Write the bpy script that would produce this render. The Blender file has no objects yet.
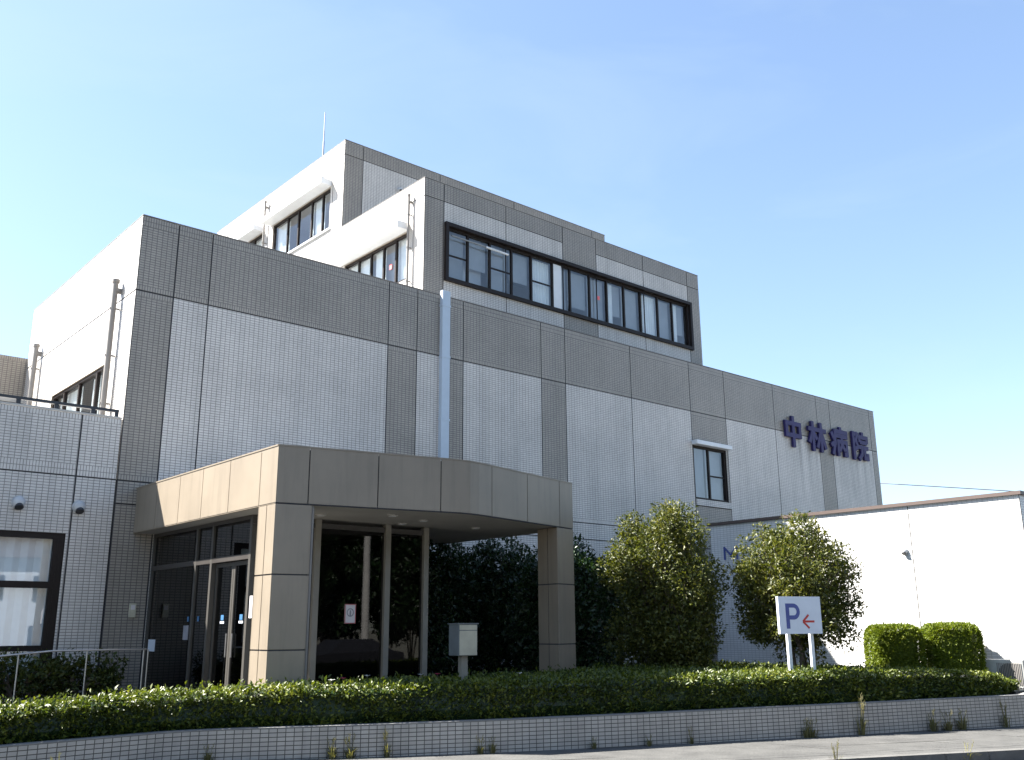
import bpy, math, random
import numpy as np
from mathutils import Vector, Matrix

rng = np.random.default_rng(7)
random.seed(7)
SC = bpy.context.scene
COL = SC.collection

# ------------------------------------------------------------------ camera
PITCH, ROLL, YAW, FPX = 0.255744952, -0.00668819, 0.856841322, 949.5
cp, sp, cy, sy = math.cos(PITCH), math.sin(PITCH), math.cos(YAW), math.sin(YAW)
cr, sr = math.cos(ROLL), math.sin(ROLL)
fh = Vector((cy, sy, 0)); rt = Vector((sy, -cy, 0)); zz = Vector((0, 0, 1))
fw = fh * cp + zz * sp; up = -fh * sp + zz * cp
r2 = rt * cr + up * sr; u2 = -rt * sr + up * cr
cam = bpy.data.cameras.new('camera')
cam.sensor_width = 36.0
cam.lens = FPX / 1024 * 36.0
cam.clip_start = 0.1
cam.clip_end = 3000
camo = bpy.data.objects.new('camera', cam)
COL.objects.link(camo)
m = Matrix((r2, u2, -fw)).transposed().to_4x4()
m.translation = Vector((0, -17.5, 1.4))
camo.matrix_world = m
SC.camera = camo

# ------------------------------------------------------------------ sky and sun
SUN = Vector((-0.62, 0.68, 1.0)).normalized()
w = bpy.data.worlds.new('World'); SC.world = w; w.use_nodes = True
nt = w.node_tree; nt.nodes.clear()
wo = nt.nodes.new('ShaderNodeOutputWorld'); bg = nt.nodes.new('ShaderNodeBackground')
sk = nt.nodes.new('ShaderNodeTexSky'); sk.sky_type = 'NISHITA'; sk.sun_disc = False
sk.sun_elevation = math.asin(SUN.z)
sk.sun_rotation = math.atan2(SUN.x, SUN.y)
sk.air_density = 1.0; sk.dust_density = 0.6; sk.ozone_density = 1.3; sk.altitude = 0
bg.inputs['Strength'].default_value = 0.069
tn = nt.nodes.new('ShaderNodeVectorMath'); tn.operation = 'MULTIPLY'; tn.inputs[1].default_value = (0.925, 0.985, 1.065)
gm = nt.nodes.new('ShaderNodeGamma'); gm.inputs[1].default_value = 0.8; nt.links.new(sk.outputs[0], gm.inputs[0])
nt.links.new(gm.outputs[0], tn.inputs[0]); # faint high wisps of cloud
wt = nt.nodes.new('ShaderNodeTexCoord'); wm = nt.nodes.new('ShaderNodeMapping'); wm.inputs['Scale'].default_value = (1.2, 1.9, 5.5); wm.inputs['Rotation'].default_value = (.25, .1, .5)
nt.links.new(wt.outputs['Generated'], wm.inputs['Vector'])
wn_ = nt.nodes.new('ShaderNodeTexNoise'); wn_.inputs['Scale'].default_value = 1.6; wn_.inputs['Detail'].default_value = 6; wn_.inputs['Roughness'].default_value = .55; wn_.inputs['Distortion'].default_value = .6
nt.links.new(wm.outputs[0], wn_.inputs['Vector'])
wr = nt.nodes.new('ShaderNodeMapRange'); wr.inputs[1].default_value = .47; wr.inputs[2].default_value = .78; wr.inputs[3].default_value = 0; wr.inputs[4].default_value = .24
nt.links.new(wn_.outputs['Fac'], wr.inputs[0])
wx = nt.nodes.new('ShaderNodeMix'); wx.data_type = 'RGBA'; wx.inputs['B'].default_value = (2.1, 2.6, 2.85, 1)
nt.links.new(wr.outputs[0], wx.inputs['Factor']); nt.links.new(tn.outputs[0], wx.inputs['A'])
nt.links.new(wx.outputs['Result'], bg.inputs[0]); nt.links.new(bg.outputs[0], wo.inputs[0])
sl = bpy.data.lights.new('sun', 'SUN'); sl.energy = 5.0; sl.angle = math.radians(0.5); sl.color = (1.0, 0.955, 0.89)
so = bpy.data.objects.new('sun', sl); COL.objects.link(so)
so.rotation_euler = SUN.to_track_quat('Z', 'Y').to_euler()
SC.view_settings.view_transform = 'Standard'
SC.view_settings.look = 'None'
SC.view_settings.gamma = 1.0
SC.view_settings.use_curve_mapping = False
SC.view_settings.exposure = 2.45
SC.render.engine = 'CYCLES'
SC.cycles.max_bounces = 8
SC.cycles.transparent_max_bounces = 16


# ------------------------------------------------------------------ materials
def new_mat(name):
    mt = bpy.data.materials.new(name); mt.use_nodes = True
    n = mt.node_tree; n.nodes.clear()
    o = n.nodes.new('ShaderNodeOutputMaterial')
    return mt, n, o


def node(n, t, **kw):
    x = n.nodes.new(t)
    for k, v in kw.items():
        if k in x.inputs.keys():
            x.inputs[k].default_value = v
        else:
            setattr(x, k, v)
    return x


def plain(name, col, rough=0.6, metal=0.0, noise=0.12, scale=6.0, spec=0.5, bump=0.0, streak=0.0):
    mt, n, o = new_mat(name)
    b = node(n, 'ShaderNodeBsdfPrincipled', Roughness=rough, Metallic=metal)
    b.inputs['Specular IOR Level'].default_value = spec
    tc = node(n, 'ShaderNodeTexCoord')
    nz = node(n, 'ShaderNodeTexNoise', Scale=scale, Detail=6.0, Roughness=0.6)
    n.links.new(tc.outputs['Object'], nz.inputs['Vector'])
    rmp = node(n, 'ShaderNodeMapRange')
    rmp.inputs[1].default_value = 0.3; rmp.inputs[2].default_value = 0.7
    rmp.inputs[3].default_value = 1 - noise; rmp.inputs[4].default_value = 1 + noise
    n.links.new(nz.outputs['Fac'], rmp.inputs[0])
    mx = node(n, 'ShaderNodeVectorMath', operation='SCALE')
    mx.inputs[0].default_value = col
    sc_out = rmp.outputs[0]
    if streak:
        mp = node(n, 'ShaderNodeMapping'); mp.inputs['Scale'].default_value = (6, 6, .5)
        n.links.new(tc.outputs['Object'], mp.inputs['Vector'])
        ns = node(n, 'ShaderNodeTexNoise', Scale=1.3, Detail=5.0, Roughness=0.65); n.links.new(mp.outputs[0], ns.inputs['Vector'])
        rs = node(n, 'ShaderNodeMapRange'); rs.inputs[1].default_value = .48; rs.inputs[2].default_value = .75; rs.inputs[3].default_value = 1; rs.inputs[4].default_value = 1 - streak
        n.links.new(ns.outputs['Fac'], rs.inputs[0])
        mu = node(n, 'ShaderNodeMath', operation='MULTIPLY'); n.links.new(sc_out, mu.inputs[0]); n.links.new(rs.outputs[0], mu.inputs[1]); sc_out = mu.outputs[0]
    n.links.new(sc_out, mx.inputs['Scale'])
    n.links.new(mx.outputs[0], b.inputs['Base Color'])
    if bump > 0:
        bp = node(n, 'ShaderNodeBump', Strength=bump, Distance=0.02)
        nz2 = node(n, 'ShaderNodeTexNoise', Scale=scale * 12, Detail=4.0)
        n.links.new(tc.outputs['Object'], nz2.inputs['Vector'])
        n.links.new(nz2.outputs['Fac'], bp.inputs['Height']); n.links.new(bp.outputs[0], b.inputs['Normal'])
    n.links.new(b.outputs[0], o.inputs[0])
    return mt


def tile_mat(name, c1, c2, mortar, streak=0.0, msize=0.006, bw=0.1, bh=0.05, zs=None):
    """stack-bonded ceramic tiles, UV in metres"""
    mt, n, o = new_mat(name)
    b = node(n, 'ShaderNodeBsdfPrincipled', Roughness=0.38)
    uv = node(n, 'ShaderNodeUVMap')
    br = node(n, 'ShaderNodeTexBrick', offset=0.0, offset_frequency=2, squash=1.0)
    br.inputs['Color1'].default_value = (*c1, 1); br.inputs['Color2'].default_value = (*c2, 1)
    br.inputs['Mortar'].default_value = (*mortar, 1)
    br.inputs['Scale'].default_value = 1.0
    br.inputs['Mortar Size'].default_value = msize
    br.inputs['Mortar Smooth'].default_value = 0.1
    br.inputs['Bias'].default_value = 0.0
    br.inputs['Brick Width'].default_value = bw
    br.inputs['Row Height'].default_value = bh
    n.links.new(uv.outputs[0], br.inputs['Vector'])
    tc = node(n, 'ShaderNodeTexCoord')
    nz = node(n, 'ShaderNodeTexNoise', Scale=0.7, Detail=7.0, Roughness=0.6)
    n.links.new(tc.outputs['Object'], nz.inputs['Vector'])
    r1 = node(n, 'ShaderNodeMapRange'); r1.inputs[1].default_value = .3; r1.inputs[2].default_value = .7
    r1.inputs[3].default_value = .86; r1.inputs[4].default_value = 1.08
    n.links.new(nz.outputs['Fac'], r1.inputs[0])
    # rain streaks: noise stretched along the vertical
    mp = node(n, 'ShaderNodeMapping'); mp.inputs['Scale'].default_value = (3.2, 3.2, 0.13)
    n.links.new(tc.outputs['Object'], mp.inputs['Vector'])
    ns = node(n, 'ShaderNodeTexNoise', Scale=1.0, Detail=5.0, Roughness=0.65)
    n.links.new(mp.outputs[0], ns.inputs['Vector'])
    r2_ = node(n, 'ShaderNodeMapRange'); r2_.inputs[1].default_value = .48; r2_.inputs[2].default_value = .78
    r2_.inputs[3].default_value = 1.0; r2_.inputs[4].default_value = 1.0 - streak
    n.links.new(ns.outputs['Fac'], r2_.inputs[0])
    mul = node(n, 'ShaderNodeMath', operation='MULTIPLY')
    n.links.new(r1.outputs[0], mul.inputs[0]); n.links.new(r2_.outputs[0], mul.inputs[1])
    fac = mul.outputs[0]
    if zs:
        # run-off stain under the sign characters
        sep = node(n, 'ShaderNodeSeparateXYZ'); n.links.new(tc.outputs['Object'], sep.inputs[0])
        prod = None
        for lo, hi, out, a0, a1 in ((zs[0], zs[0] + .5, 'X', 0, 1), (zs[1] - .3, zs[1], 'X', 1, 0), (zs[2], zs[3], 'Z', 0, 1), (zs[3], zs[3] + .05, 'Z', 1, 0)):
            mr = node(n, 'ShaderNodeMapRange'); mr.inputs[1].default_value = lo; mr.inputs[2].default_value = hi
            mr.inputs[3].default_value = a0; mr.inputs[4].default_value = a1
            n.links.new(sep.outputs[out], mr.inputs[0])
            if prod is None: prod = mr.outputs[0]
            else:
                mm = node(n, 'ShaderNodeMath', operation='MULTIPLY')
                n.links.new(prod, mm.inputs[0]); n.links.new(mr.outputs[0], mm.inputs[1]); prod = mm.outputs[0]
        mp2 = node(n, 'ShaderNodeMapping'); mp2.inputs['Scale'].default_value = (2.6, 1, 0.12); mp2.inputs['Location'].default_value = (3.1, 0, 0)
        n.links.new(tc.outputs['Object'], mp2.inputs['Vector'])
        n3 = node(n, 'ShaderNodeTexNoise', Scale=1.3, Detail=4.0); n.links.new(mp2.outputs[0], n3.inputs['Vector'])
        r3 = node(n, 'ShaderNodeMapRange'); r3.inputs[1].default_value = .42; r3.inputs[2].default_value = .66
        r3.inputs[3].default_value = 0; r3.inputs[4].default_value = .5
        n.links.new(n3.outputs['Fac'], r3.inputs[0])
        m4 = node(n, 'ShaderNodeMath', operation='MULTIPLY'); n.links.new(prod, m4.inputs[0]); n.links.new(r3.outputs[0], m4.inputs[1])
        m5 = node(n, 'ShaderNodeMath', operation='SUBTRACT'); m5.inputs[0].default_value = 1; n.links.new(m4.outputs[0], m5.inputs[1])
        m6 = node(n, 'ShaderNodeMath', operation='MULTIPLY'); n.links.new(fac, m6.inputs[0]); n.links.new(m5.outputs[0], m6.inputs[1])
        fac = m6.outputs[0]
    mx = node(n, 'ShaderNodeVectorMath', operation='SCALE')
    n.links.new(br.outputs['Color'], mx.inputs[0]); n.links.new(fac, mx.inputs['Scale'])
    n.links.new(mx.outputs[0], b.inputs['Base Color'])
    bp = node(n, 'ShaderNodeBump', Strength=0.5, Distance=0.004); bp.invert = True
    n.links.new(br.outputs['Fac'], bp.inputs['Height']); n.links.new(bp.outputs[0], b.inputs['Normal'])
    n.links.new(b.outputs[0], o.inputs[0])
    return mt


def glass_mat(name, tint=(.55, .6, .62), refl=1.0, ior=1.85):
    mt, n, o = new_mat(name)
    tr = node(n, 'ShaderNodeBsdfTransparent'); tr.inputs[0].default_value = (*tint, 1)
    gl = node(n, 'ShaderNodeBsdfGlossy', Roughness=0.015); gl.inputs[0].default_value = (refl, refl, refl, 1)
    lw = node(n, 'ShaderNodeFresnel', IOR=1.85)
    tc = node(n, 'ShaderNodeTexCoord')
    nz = node(n, 'ShaderNodeTexNoise', Scale=0.8, Detail=1.0); n.links.new(tc.outputs['Object'], nz.inputs['Vector'])
    bp = node(n, 'ShaderNodeBump', Strength=0.04, Distance=0.03); n.links.new(nz.outputs['Fac'], bp.inputs['Height'])
    n.links.new(bp.outputs[0], gl.inputs['Normal'])
    mx = node(n, 'ShaderNodeMixShader')
    ge = node(n, 'ShaderNodeNewGeometry')
    im = node(n, 'ShaderNodeMapRange'); im.inputs[3].default_value = ior; im.inputs[4].default_value = 1 / ior
    n.links.new(ge.outputs['Backfacing'], im.inputs[0]); n.links.new(im.outputs[0], lw.inputs[0])
    n.links.new(lw.outputs[0], mx.inputs[0]); n.links.new(tr.outputs[0], mx.inputs[1]); n.links.new(gl.outputs[0], mx.inputs[2])
    n.links.new(mx.outputs[0], o.inputs[0])
    return mt


def leaf_mat(name, cols, rough=0.4, spec=0.5, trans=0.22):
    mt, n, o = new_mat(name)
    b = node(n, 'ShaderNodeBsdfPrincipled', Roughness=rough)
    b.inputs['Specular IOR Level'].default_value = spec
    g = node(n, 'ShaderNodeNewGeometry')
    rp = node(n, 'ShaderNodeValToRGB')
    while len(rp.color_ramp.elements) < len(cols): rp.color_ramp.elements.new(.5)
    for i, c in enumerate(cols):
        rp.color_ramp.elements[i].position = i / (len(cols) - 1); rp.color_ramp.elements[i].color = (*c, 1)
    tc = node(n, 'ShaderNodeTexCoord')
    nz = node(n, 'ShaderNodeTexNoise', Scale=2.2, Detail=3.0); n.links.new(tc.outputs['Object'], nz.inputs['Vector'])
    ma = node(n, 'ShaderNodeMath', operation='MULTIPLY_ADD'); ma.inputs[1].default_value = .55
    n.links.new(g.outputs['Random Per Island'], ma.inputs[0])
    m2 = node(n, 'ShaderNodeMath', operation='MULTIPLY_ADD'); m2.inputs[1].default_value = .9; m2.inputs[2].default_value = -.22
    n.links.new(nz.outputs['Fac'], m2.inputs[0]); n.links.new(m2.outputs[0], ma.inputs[2])
    n.links.new(ma.outputs[0], rp.inputs[0])
    n.links.new(rp.outputs[0], b.inputs['Base Color'])
    tl = node(n, 'ShaderNodeBsdfTranslucent')
    sc_ = node(n, 'ShaderNodeVectorMath', operation='MULTIPLY'); sc_.inputs[1].default_value = (1.25, 1.3, .55)
    n.links.new(rp.outputs[0], sc_.inputs[0]); n.links.new(sc_.outputs[0], tl.inputs[0])
    mx = node(n, 'ShaderNodeMixShader'); mx.inputs[0].default_value = trans
    n.links.new(b.outputs[0], mx.inputs[1]); n.links.new(tl.outputs[0], mx.inputs[2])
    n.links.new(mx.outputs[0], o.inputs[0])
    return mt


M = {}
M['light_tile'] = tile_mat('light_tile', (.595, .562, .525), (.54, .51, .475), (.215, .20, .185), .20, .006, zs=(26.9, 32.9, 5.2, 7.5))
M['dark_tile'] = tile_mat('dark_tile', (.315, .283, .242), (.278, .25, .215), (.115, .104, .092), .16, .007)
M['glare_paled_tile'] = tile_mat('glare_paled_tile', (.60, .595, .58), (.56, .555, .54), (.38, .37, .36), .10, .006)  # pale mortar paints in the sun's washout of the annex tile grid
M['wall_tile'] = tile_mat('planter_tile', (.39, .362, .325), (.335, .312, .282), (.052, .048, .043), .25, .005)
M['joint'] = plain('joint_sealant', (.035, .035, .04), .8)
M['coping'] = plain('concrete_coping', (.42, .41, .39), .8, scale=3, bump=.2)
M['pale_coping'] = plain('planter_coping', (.36, .35, .33), .85, scale=5, noise=.25, bump=.3)
M['brown'] = plain('bronze_aluminium', (.015, .0105, .0092), .5, spec=.2, scale=2)
M['brown_coping'] = plain('brown_coping', (.075, .052, .044), .5, scale=2)
M['beige'] = plain('beige_panel', (.212, .176, .132), .45, scale=1.1, noise=.09, streak=.16)
M['cap'] = plain('parapet_cap', (.17, .165, .158), .8, scale=3, bump=.2)
M['door_alu'] = plain('door_aluminium', (.055, .051, .045), .45, scale=3)
M['soffit'] = plain('soffit_board', (.30, .29, .27), .6, scale=1.5)
M['white_metal'] = plain('white_metal', (.62, .64, .66), .45, scale=4, noise=.05)
M['pipe_blue'] = plain('pale_blue_pipe', (.40, .47, .55), .35, scale=4, noise=.04)
M['grey_pipe'] = plain('grey_beige_pipe', (.20, .185, .17), .5, scale=4, noise=.06)
M['steel'] = plain('stainless_steel', (.36, .36, .36), .35, metal=.9, scale=6)
M['black_metal'] = plain('black_metal', (.02, .02, .024), .4)
M['alu'] = plain('aluminium_post', (.20, .185, .155), .4, scale=3)
M['dark_alu'] = plain('dark_bronze_post', (.045, .040, .036), .4, scale=3)
M['room'] = plain('room_paint', (.42, .42, .43), .8, scale=1.2)
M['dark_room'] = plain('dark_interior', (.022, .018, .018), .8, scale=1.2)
M['curtain'] = plain('curtain_cloth', (.78, .78, .76), .9, scale=3, noise=.06)
M['blind'] = plain('grey_blind', (.30, .31, .32), .8, scale=2, noise=.08)
M['glass'] = glass_mat('window_glass', (.80, .85, .88))
M['dark_glass'] = glass_mat('tinted_glass', (.20, .19, .19), ior=1.45)
M['letter'] = plain('navy_letter', (.017, .011, .078), .6, scale=5, noise=.15)
M['sign_white'] = plain('sign_white', (.56, .60, .66), .5, scale=5, noise=.05)
M['sign_blue'] = plain('sign_blue', (.055, .075, .24), .5)
M['sign_red'] = plain('sign_red', (.42, .03, .02), .5)
M['paper'] = plain('paper', (.62, .58, .58), .7, noise=.03)
M['paper_red'] = plain('paper_red_print', (.45, .12, .13), .7)
M['paper_grey'] = plain('paper_grey_print', (.22, .22, .24), .7)
M['cream'] = plain('cream_plastic', (.48, .45, .34), .5)
M['blue_sticker'] = plain('blue_sticker', (.04, .13, .26), .5)
M['red_sticker'] = plain('red_sticker', (.75, .12, .12), .5)
M['vent'] = plain('vent_hood_paint', (.44, .45, .46), .4)
M['box_grey'] = plain('grey_box_paint', (.10, .115, .12), .5)
M['box_beige'] = plain('beige_box_paint', (.37, .345, .26), .5)
M['unit_grey'] = plain('unit_paint', (.34, .34, .32), .5, scale=5, noise=.15)
M['asphalt'] = plain('asphalt', (.055, .055, .055), .9, scale=4, noise=.25, bump=.6)
M['pavement'] = plain('weathered_pavement', (.058, .057, .053), .9, scale=2.3, noise=.3, bump=.6)
M['kerb'] = plain('kerb_concrete', (.095, .092, .086), .9, scale=5, noise=.2, bump=.4)
M['paving'] = plain('forecourt_paving', (.17, .165, .155), .9, scale=2, noise=.2)
M['soil'] = plain('soil', (.05, .04, .028), .95, scale=9, noise=.35, bump=.8)
M['earth'] = plain('open_ground', (.12, .115, .09), .95, scale=.6, noise=.3)
M['bark'] = plain('bark', (.10, .08, .06), .9, scale=14, noise=.35, bump=.8)
M['dry_twig'] = plain('dry_twig', (.24, .215, .185), .9, scale=20, noise=.3)
M['hedge_leaf'] = leaf_mat('hedge_leaf', [(.016, .031, .008), (.043, .064, .010), (.10, .122, .016), (.20, .20, .03)], .45, .4, .3)
M['tree_leaf'] = leaf_mat('tree_leaf', [(.018, .029, .008), (.046, .058, .012), (.092, .098, .018), (.18, .155, .03)], .48, .35, .3)
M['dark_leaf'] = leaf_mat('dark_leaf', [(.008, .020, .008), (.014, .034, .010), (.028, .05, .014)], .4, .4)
M['box_leaf'] = leaf_mat('boxwood_leaf', [(.04, .065, .006), (.095, .125, .010), (.17, .19, .016)], .55, .25, .35)
M['shrub_leaf'] = leaf_mat('shrub_leaf', [(.012, .03, .006), (.04, .055, .010), (.13, .12, .016)], .5, .3)
M['weed'] = leaf_mat('dry_weed', [(.06, .07, .03), (.15, .135, .065), (.27, .24, .13)], .8, .1, .3)
M['yellow_weed'] = leaf_mat('yellow_weed', [(.11, .105, .03), (.24, .22, .06), (.36, .32, .12)], .7, .2, .3)
M['flower_white'] = plain('white_petal', (.7, .68, .68), .7)
M['flower_red'] = plain('red_petal', (.55, .04, .12), .7)


# ------------------------------------------------------------------ mesh builder
class MB:
    def __init__(s):
        s.v = []; s.f = []; s.mi = []; s.uv = []; s.mats = []

    def mat(s, name):
        if name not in s.mats: s.mats.append(name)
        return s.mats.index(name)

    def face(s, pts, mat, uv=None):
        i = len(s.v); s.v += [tuple(p) for p in pts]
        s.f.append(tuple(range(i, i + len(pts)))); s.mi.append(s.mat(mat))
        s.uv.append(uv if uv else [(0, 0)] * len(pts))

    def box(s, a, b, mat):
        x0, y0, z0 = a; x1, y1, z1 = b
        if x0 > x1: x0, x1 = x1, x0
        if y0 > y1: y0, y1 = y1, y0
        if z0 > z1: z0, z1 = z1, z0
        P = lambda x, y, z: (x, y, z)
        s.face([P(x0, y0, z0), P(x1, y0, z0), P(x1, y0, z1), P(x0, y0, z1)], mat, [(x0, z0), (x1, z0), (x1, z1), (x0, z1)])
        s.face([P(x1, y1, z0), P(x0, y1, z0), P(x0, y1, z1), P(x1, y1, z1)], mat, [(x1, z0), (x0, z0), (x0, z1), (x1, z1)])
        s.face([P(x0, y1, z0), P(x0, y0, z0), P(x0, y0, z1), P(x0, y1, z1)], mat, [(y1, z0), (y0, z0), (y0, z1), (y1, z1)])
        s.face([P(x1, y0, z0), P(x1, y1, z0), P(x1, y1, z1), P(x1, y0, z1)], mat, [(y0, z0), (y1, z0), (y1, z1), (y0, z1)])
        s.face([P(x0, y0, z1), P(x1, y0, z1), P(x1, y1, z1), P(x0, y1, z1)], mat, [(x0, y0), (x1, y0), (x1, y1), (x0, y1)])
        s.face([P(x0, y1, z0), P(x1, y1, z0), P(x1, y0, z0), P(x0, y0, z0)], mat, [(x0, y1), (x1, y1), (x1, y0), (x0, y0)])

    def prism(s, poly, z0, z1, mat, caps=True):
        n = len(poly)
        L = 0
        for i in range(n):
            a, b = poly[i], poly[(i + 1) % n]
            d = math.hypot(b[0] - a[0], b[1] - a[1])
            s.face([(a[0], a[1], z0), (b[0], b[1], z0), (b[0], b[1], z1), (a[0], a[1], z1)], mat, [(L, z0), (L + d, z0), (L + d, z1), (L, z1)])
            L += d
        if caps:
            s.face([(p[0], p[1], z1) for p in poly], mat, [(p[0], p[1]) for p in poly])
            s.face([(p[0], p[1], z0) for p in reversed(poly)], mat, [(p[0], p[1]) for p in reversed(poly)])

    def tube(s, pts, r, mat, n=10, caps=True):
        pts = [Vector(p) for p in pts]
        if not isinstance(r, (list, tuple)): r = [r] * len(pts)
        rings = []
        for i, p in enumerate(pts):
            d = (pts[min(i + 1, len(pts) - 1)] - pts[max(i - 1, 0)]).normalized()
            a = d.cross(Vector((0, 0, 1)))
            if a.length < 1e-3: a = Vector((1, 0, 0))
            a.normalize(); b = d.cross(a).normalized()
            rings.append([p + (a * math.cos(t) + b * math.sin(t)) * r[i] for t in (2 * math.pi * k / n for k in range(n))])
        for i in range(len(rings) - 1):
            for k in range(n):
                s.face([rings[i][k], rings[i + 1][k], rings[i + 1][(k + 1) % n], rings[i][(k + 1) % n]], mat)
        if caps:
            s.face(rings[0], mat); s.face(list(reversed(rings[-1])), mat)

    def build(s, name, parent=None, smooth=False, bevel=0):
        me = bpy.data.meshes.new(name)
        me.from_pydata(s.v, [], s.f)
        for k in s.mats: me.materials.append(M[k])
        me.polygons.foreach_set('material_index', s.mi)
        ul = me.uv_layers.new(name='UVMap')
        flat = [c for q in s.uv for t in q for c in t]
        ul.data.foreach_set('uv', flat)
        if smooth:
            import bmesh
            bm = bmesh.new(); bm.from_mesh(me); bmesh.ops.remove_doubles(bm, verts=bm.verts, dist=1e-5); bm.to_mesh(me); bm.free()
            me.polygons.foreach_set('use_smooth', [True] * len(me.polygons))
        me.update()
        o = bpy.data.objects.new(name, me); COL.objects.link(o)
        if smooth:
            try: me.set_sharp_from_angle(angle=math.radians(40))
            except Exception: pass
        if bevel > 0:
            import bmesh
            bm = bmesh.new(); bm.from_mesh(me); bmesh.ops.remove_doubles(bm, verts=bm.verts, dist=1e-5)
            bm.to_mesh(me); bm.free()
            md = o.modifiers.new('bevel', 'BEVEL'); md.width = bevel; md.segments = 2; md.limit_method = 'ANGLE'
        if parent is not None: attach(o, parent)
        return o


def attach(o, parent):
    o.parent = parent
    if parent.type == 'EMPTY': o.matrix_parent_inverse = Matrix.Translation(-parent.location)


def tag(o, label=None, cat=None, group=None, kind=None):
    if label: o['label'] = label
    if cat: o['category'] = cat
    if group: o['group'] = group
    if kind: o['kind'] = kind
    return o


def thing(name, loc, label, cat, group=None):
    o = bpy.data.objects.new(name, None); COL.objects.link(o)
    o.location = loc; o.empty_display_size = .3
    return tag(o, label, cat, group)


def cells(u0, u1, v0, v1, holes):
    us = sorted({u0, u1, *[min(max(h[k], u0), u1) for h in holes for k in (0, 1)]})
    vs = sorted({v0, v1, *[min(max(h[k], v0), v1) for h in holes for k in (2, 3)]})
    for i in range(len(us) - 1):
        for j in range(len(vs) - 1):
            a, b, c, d = us[i], us[i + 1], vs[j], vs[j + 1]
            if b - a < 1e-6 or d - c < 1e-6: continue
            mu, mv = (a + b) / 2, (c + d) / 2
            if any(h[0] < mu < h[1] and h[2] < mv < h[3] for h in holes): continue
            yield a, b, c, d


class Face:
    """a vertical wall plane: fy = faces -Y at y = d; fx = faces -X at x = d"""
    def __init__(s, kind, d): s.k = kind; s.d = d

    def P(s, u, v, off=0.0):
        return (u, s.d - off, v) if s.k == 'y' else (s.d - off, u, v)

    def rect(s, mb, u0, u1, v0, v1, mat, off=0, uo=None, swap=False):
        uo = uo or (u0, v0)
        q = [(u0, v0), (u1, v0), (u1, v1), (u0, v1)]
        if s.k == 'x': q = [q[1], q[0], q[3], q[2]]
        uv = [((b - uo[1], a - uo[0]) if swap else (a - uo[0], b - uo[1])) for a, b in q]
        mb.face([s.P(a, b, off) for a, b in q], mat, uv)

    def fill(s, mb, u0, u1, v0, v1, mat, holes=(), off=0, swap=False):
        for a, b, c, d in cells(u0, u1, v0, v1, holes):
            s.rect(mb, a, b, c, d, mat, off, (u0, v0), swap)

    def panel(s, mb, u0, u1, v0, v1, mat, holes=(), top=0.0, bot=0.0, gap=0.011, depth=.03):
        a, b, c, d = u0 + gap, u1 - gap, v0 + gap, v1 - gap
        if bot: s.fill(mb, a, b, c, c + bot, mat, holes, 0, True)
        s.fill(mb, a, b, c + bot, d - top, mat, holes)
        if top: s.fill(mb, a, b, d - top, d, mat, holes, 0, True)
        # rims
        for (p, q) in (((a, c), (b, c)), ((b, c), (b, d)), ((b, d), (a, d)), ((a, d), (a, c))):
            mb.face([s.P(*p), s.P(*q), s.P(*q, -depth), s.P(*p, -depth)], 'joint')

    def reveal(s, mb, h, mat, depth=.12):
        a, b, c, d = h
        for (p, q) in (((a, c), (b, c)), ((b, c), (b, d)), ((b, d), (a, d)), ((a, d), (a, c))):
            mb.face([s.P(*q), s.P(*p), s.P(*p, -depth), s.P(*q, -depth)], mat)

    def bar(s, mb, u0, u1, v0, v1, o0, o1, mat):
        mb.box(s.P(u0, v0, o0), s.P(u1, v1, o1), mat)


FM = Face('y', 0.0)       # main front
FL = Face('x', 5.74)      # main left side
F2 = Face('y', 1.5)       # third storey front
FT = Face('x', 13.44)     # upper storeys, left side
F3 = Face('y', 5.76)      # roof storey front

# ================================================================== the setting
# open ground to the horizon
mb = MB(); mb.face([(-900, -900, -.75), (900, -900, -.75), (900, 900, -.75), (-900, 900, -.75)], 'earth')
tag(mb.build('ground'), kind='structure')


def gz(x): return -.10 - .0105 * (x - 5)


W = [(-9, -6.9), (-2, -6.5), (1.5, -6.3), (2.79, -6.2), (3.83, -6.1), (4.55, -6.03), (4.9, -6.08), (5.4, -6.27), (6.8, -6.95), (8.35, -7.6), (10.1, -8.2), (11.9, -8.73), (14.4, -9.5), (16.95, -10.25), (17.6, -10.42)]
K = [(-60, -10), (-9, -9.3), (-2, -8.9), (3.5, -8.45), (4.6, -8.5), (7.3, -9.5), (11.2, -10.85), (13.9, -11.85), (20, -14), (40, -21)]


def lerp_y(L, x):
    if x <= L[0][0]: return L[0][1]
    for a, b in zip(L, L[1:]):
        if x <= b[0]:
            t = (x - a[0]) / (b[0] - a[0]); return a[1] + t * (b[1] - a[1])
    return L[-1][1]


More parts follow.
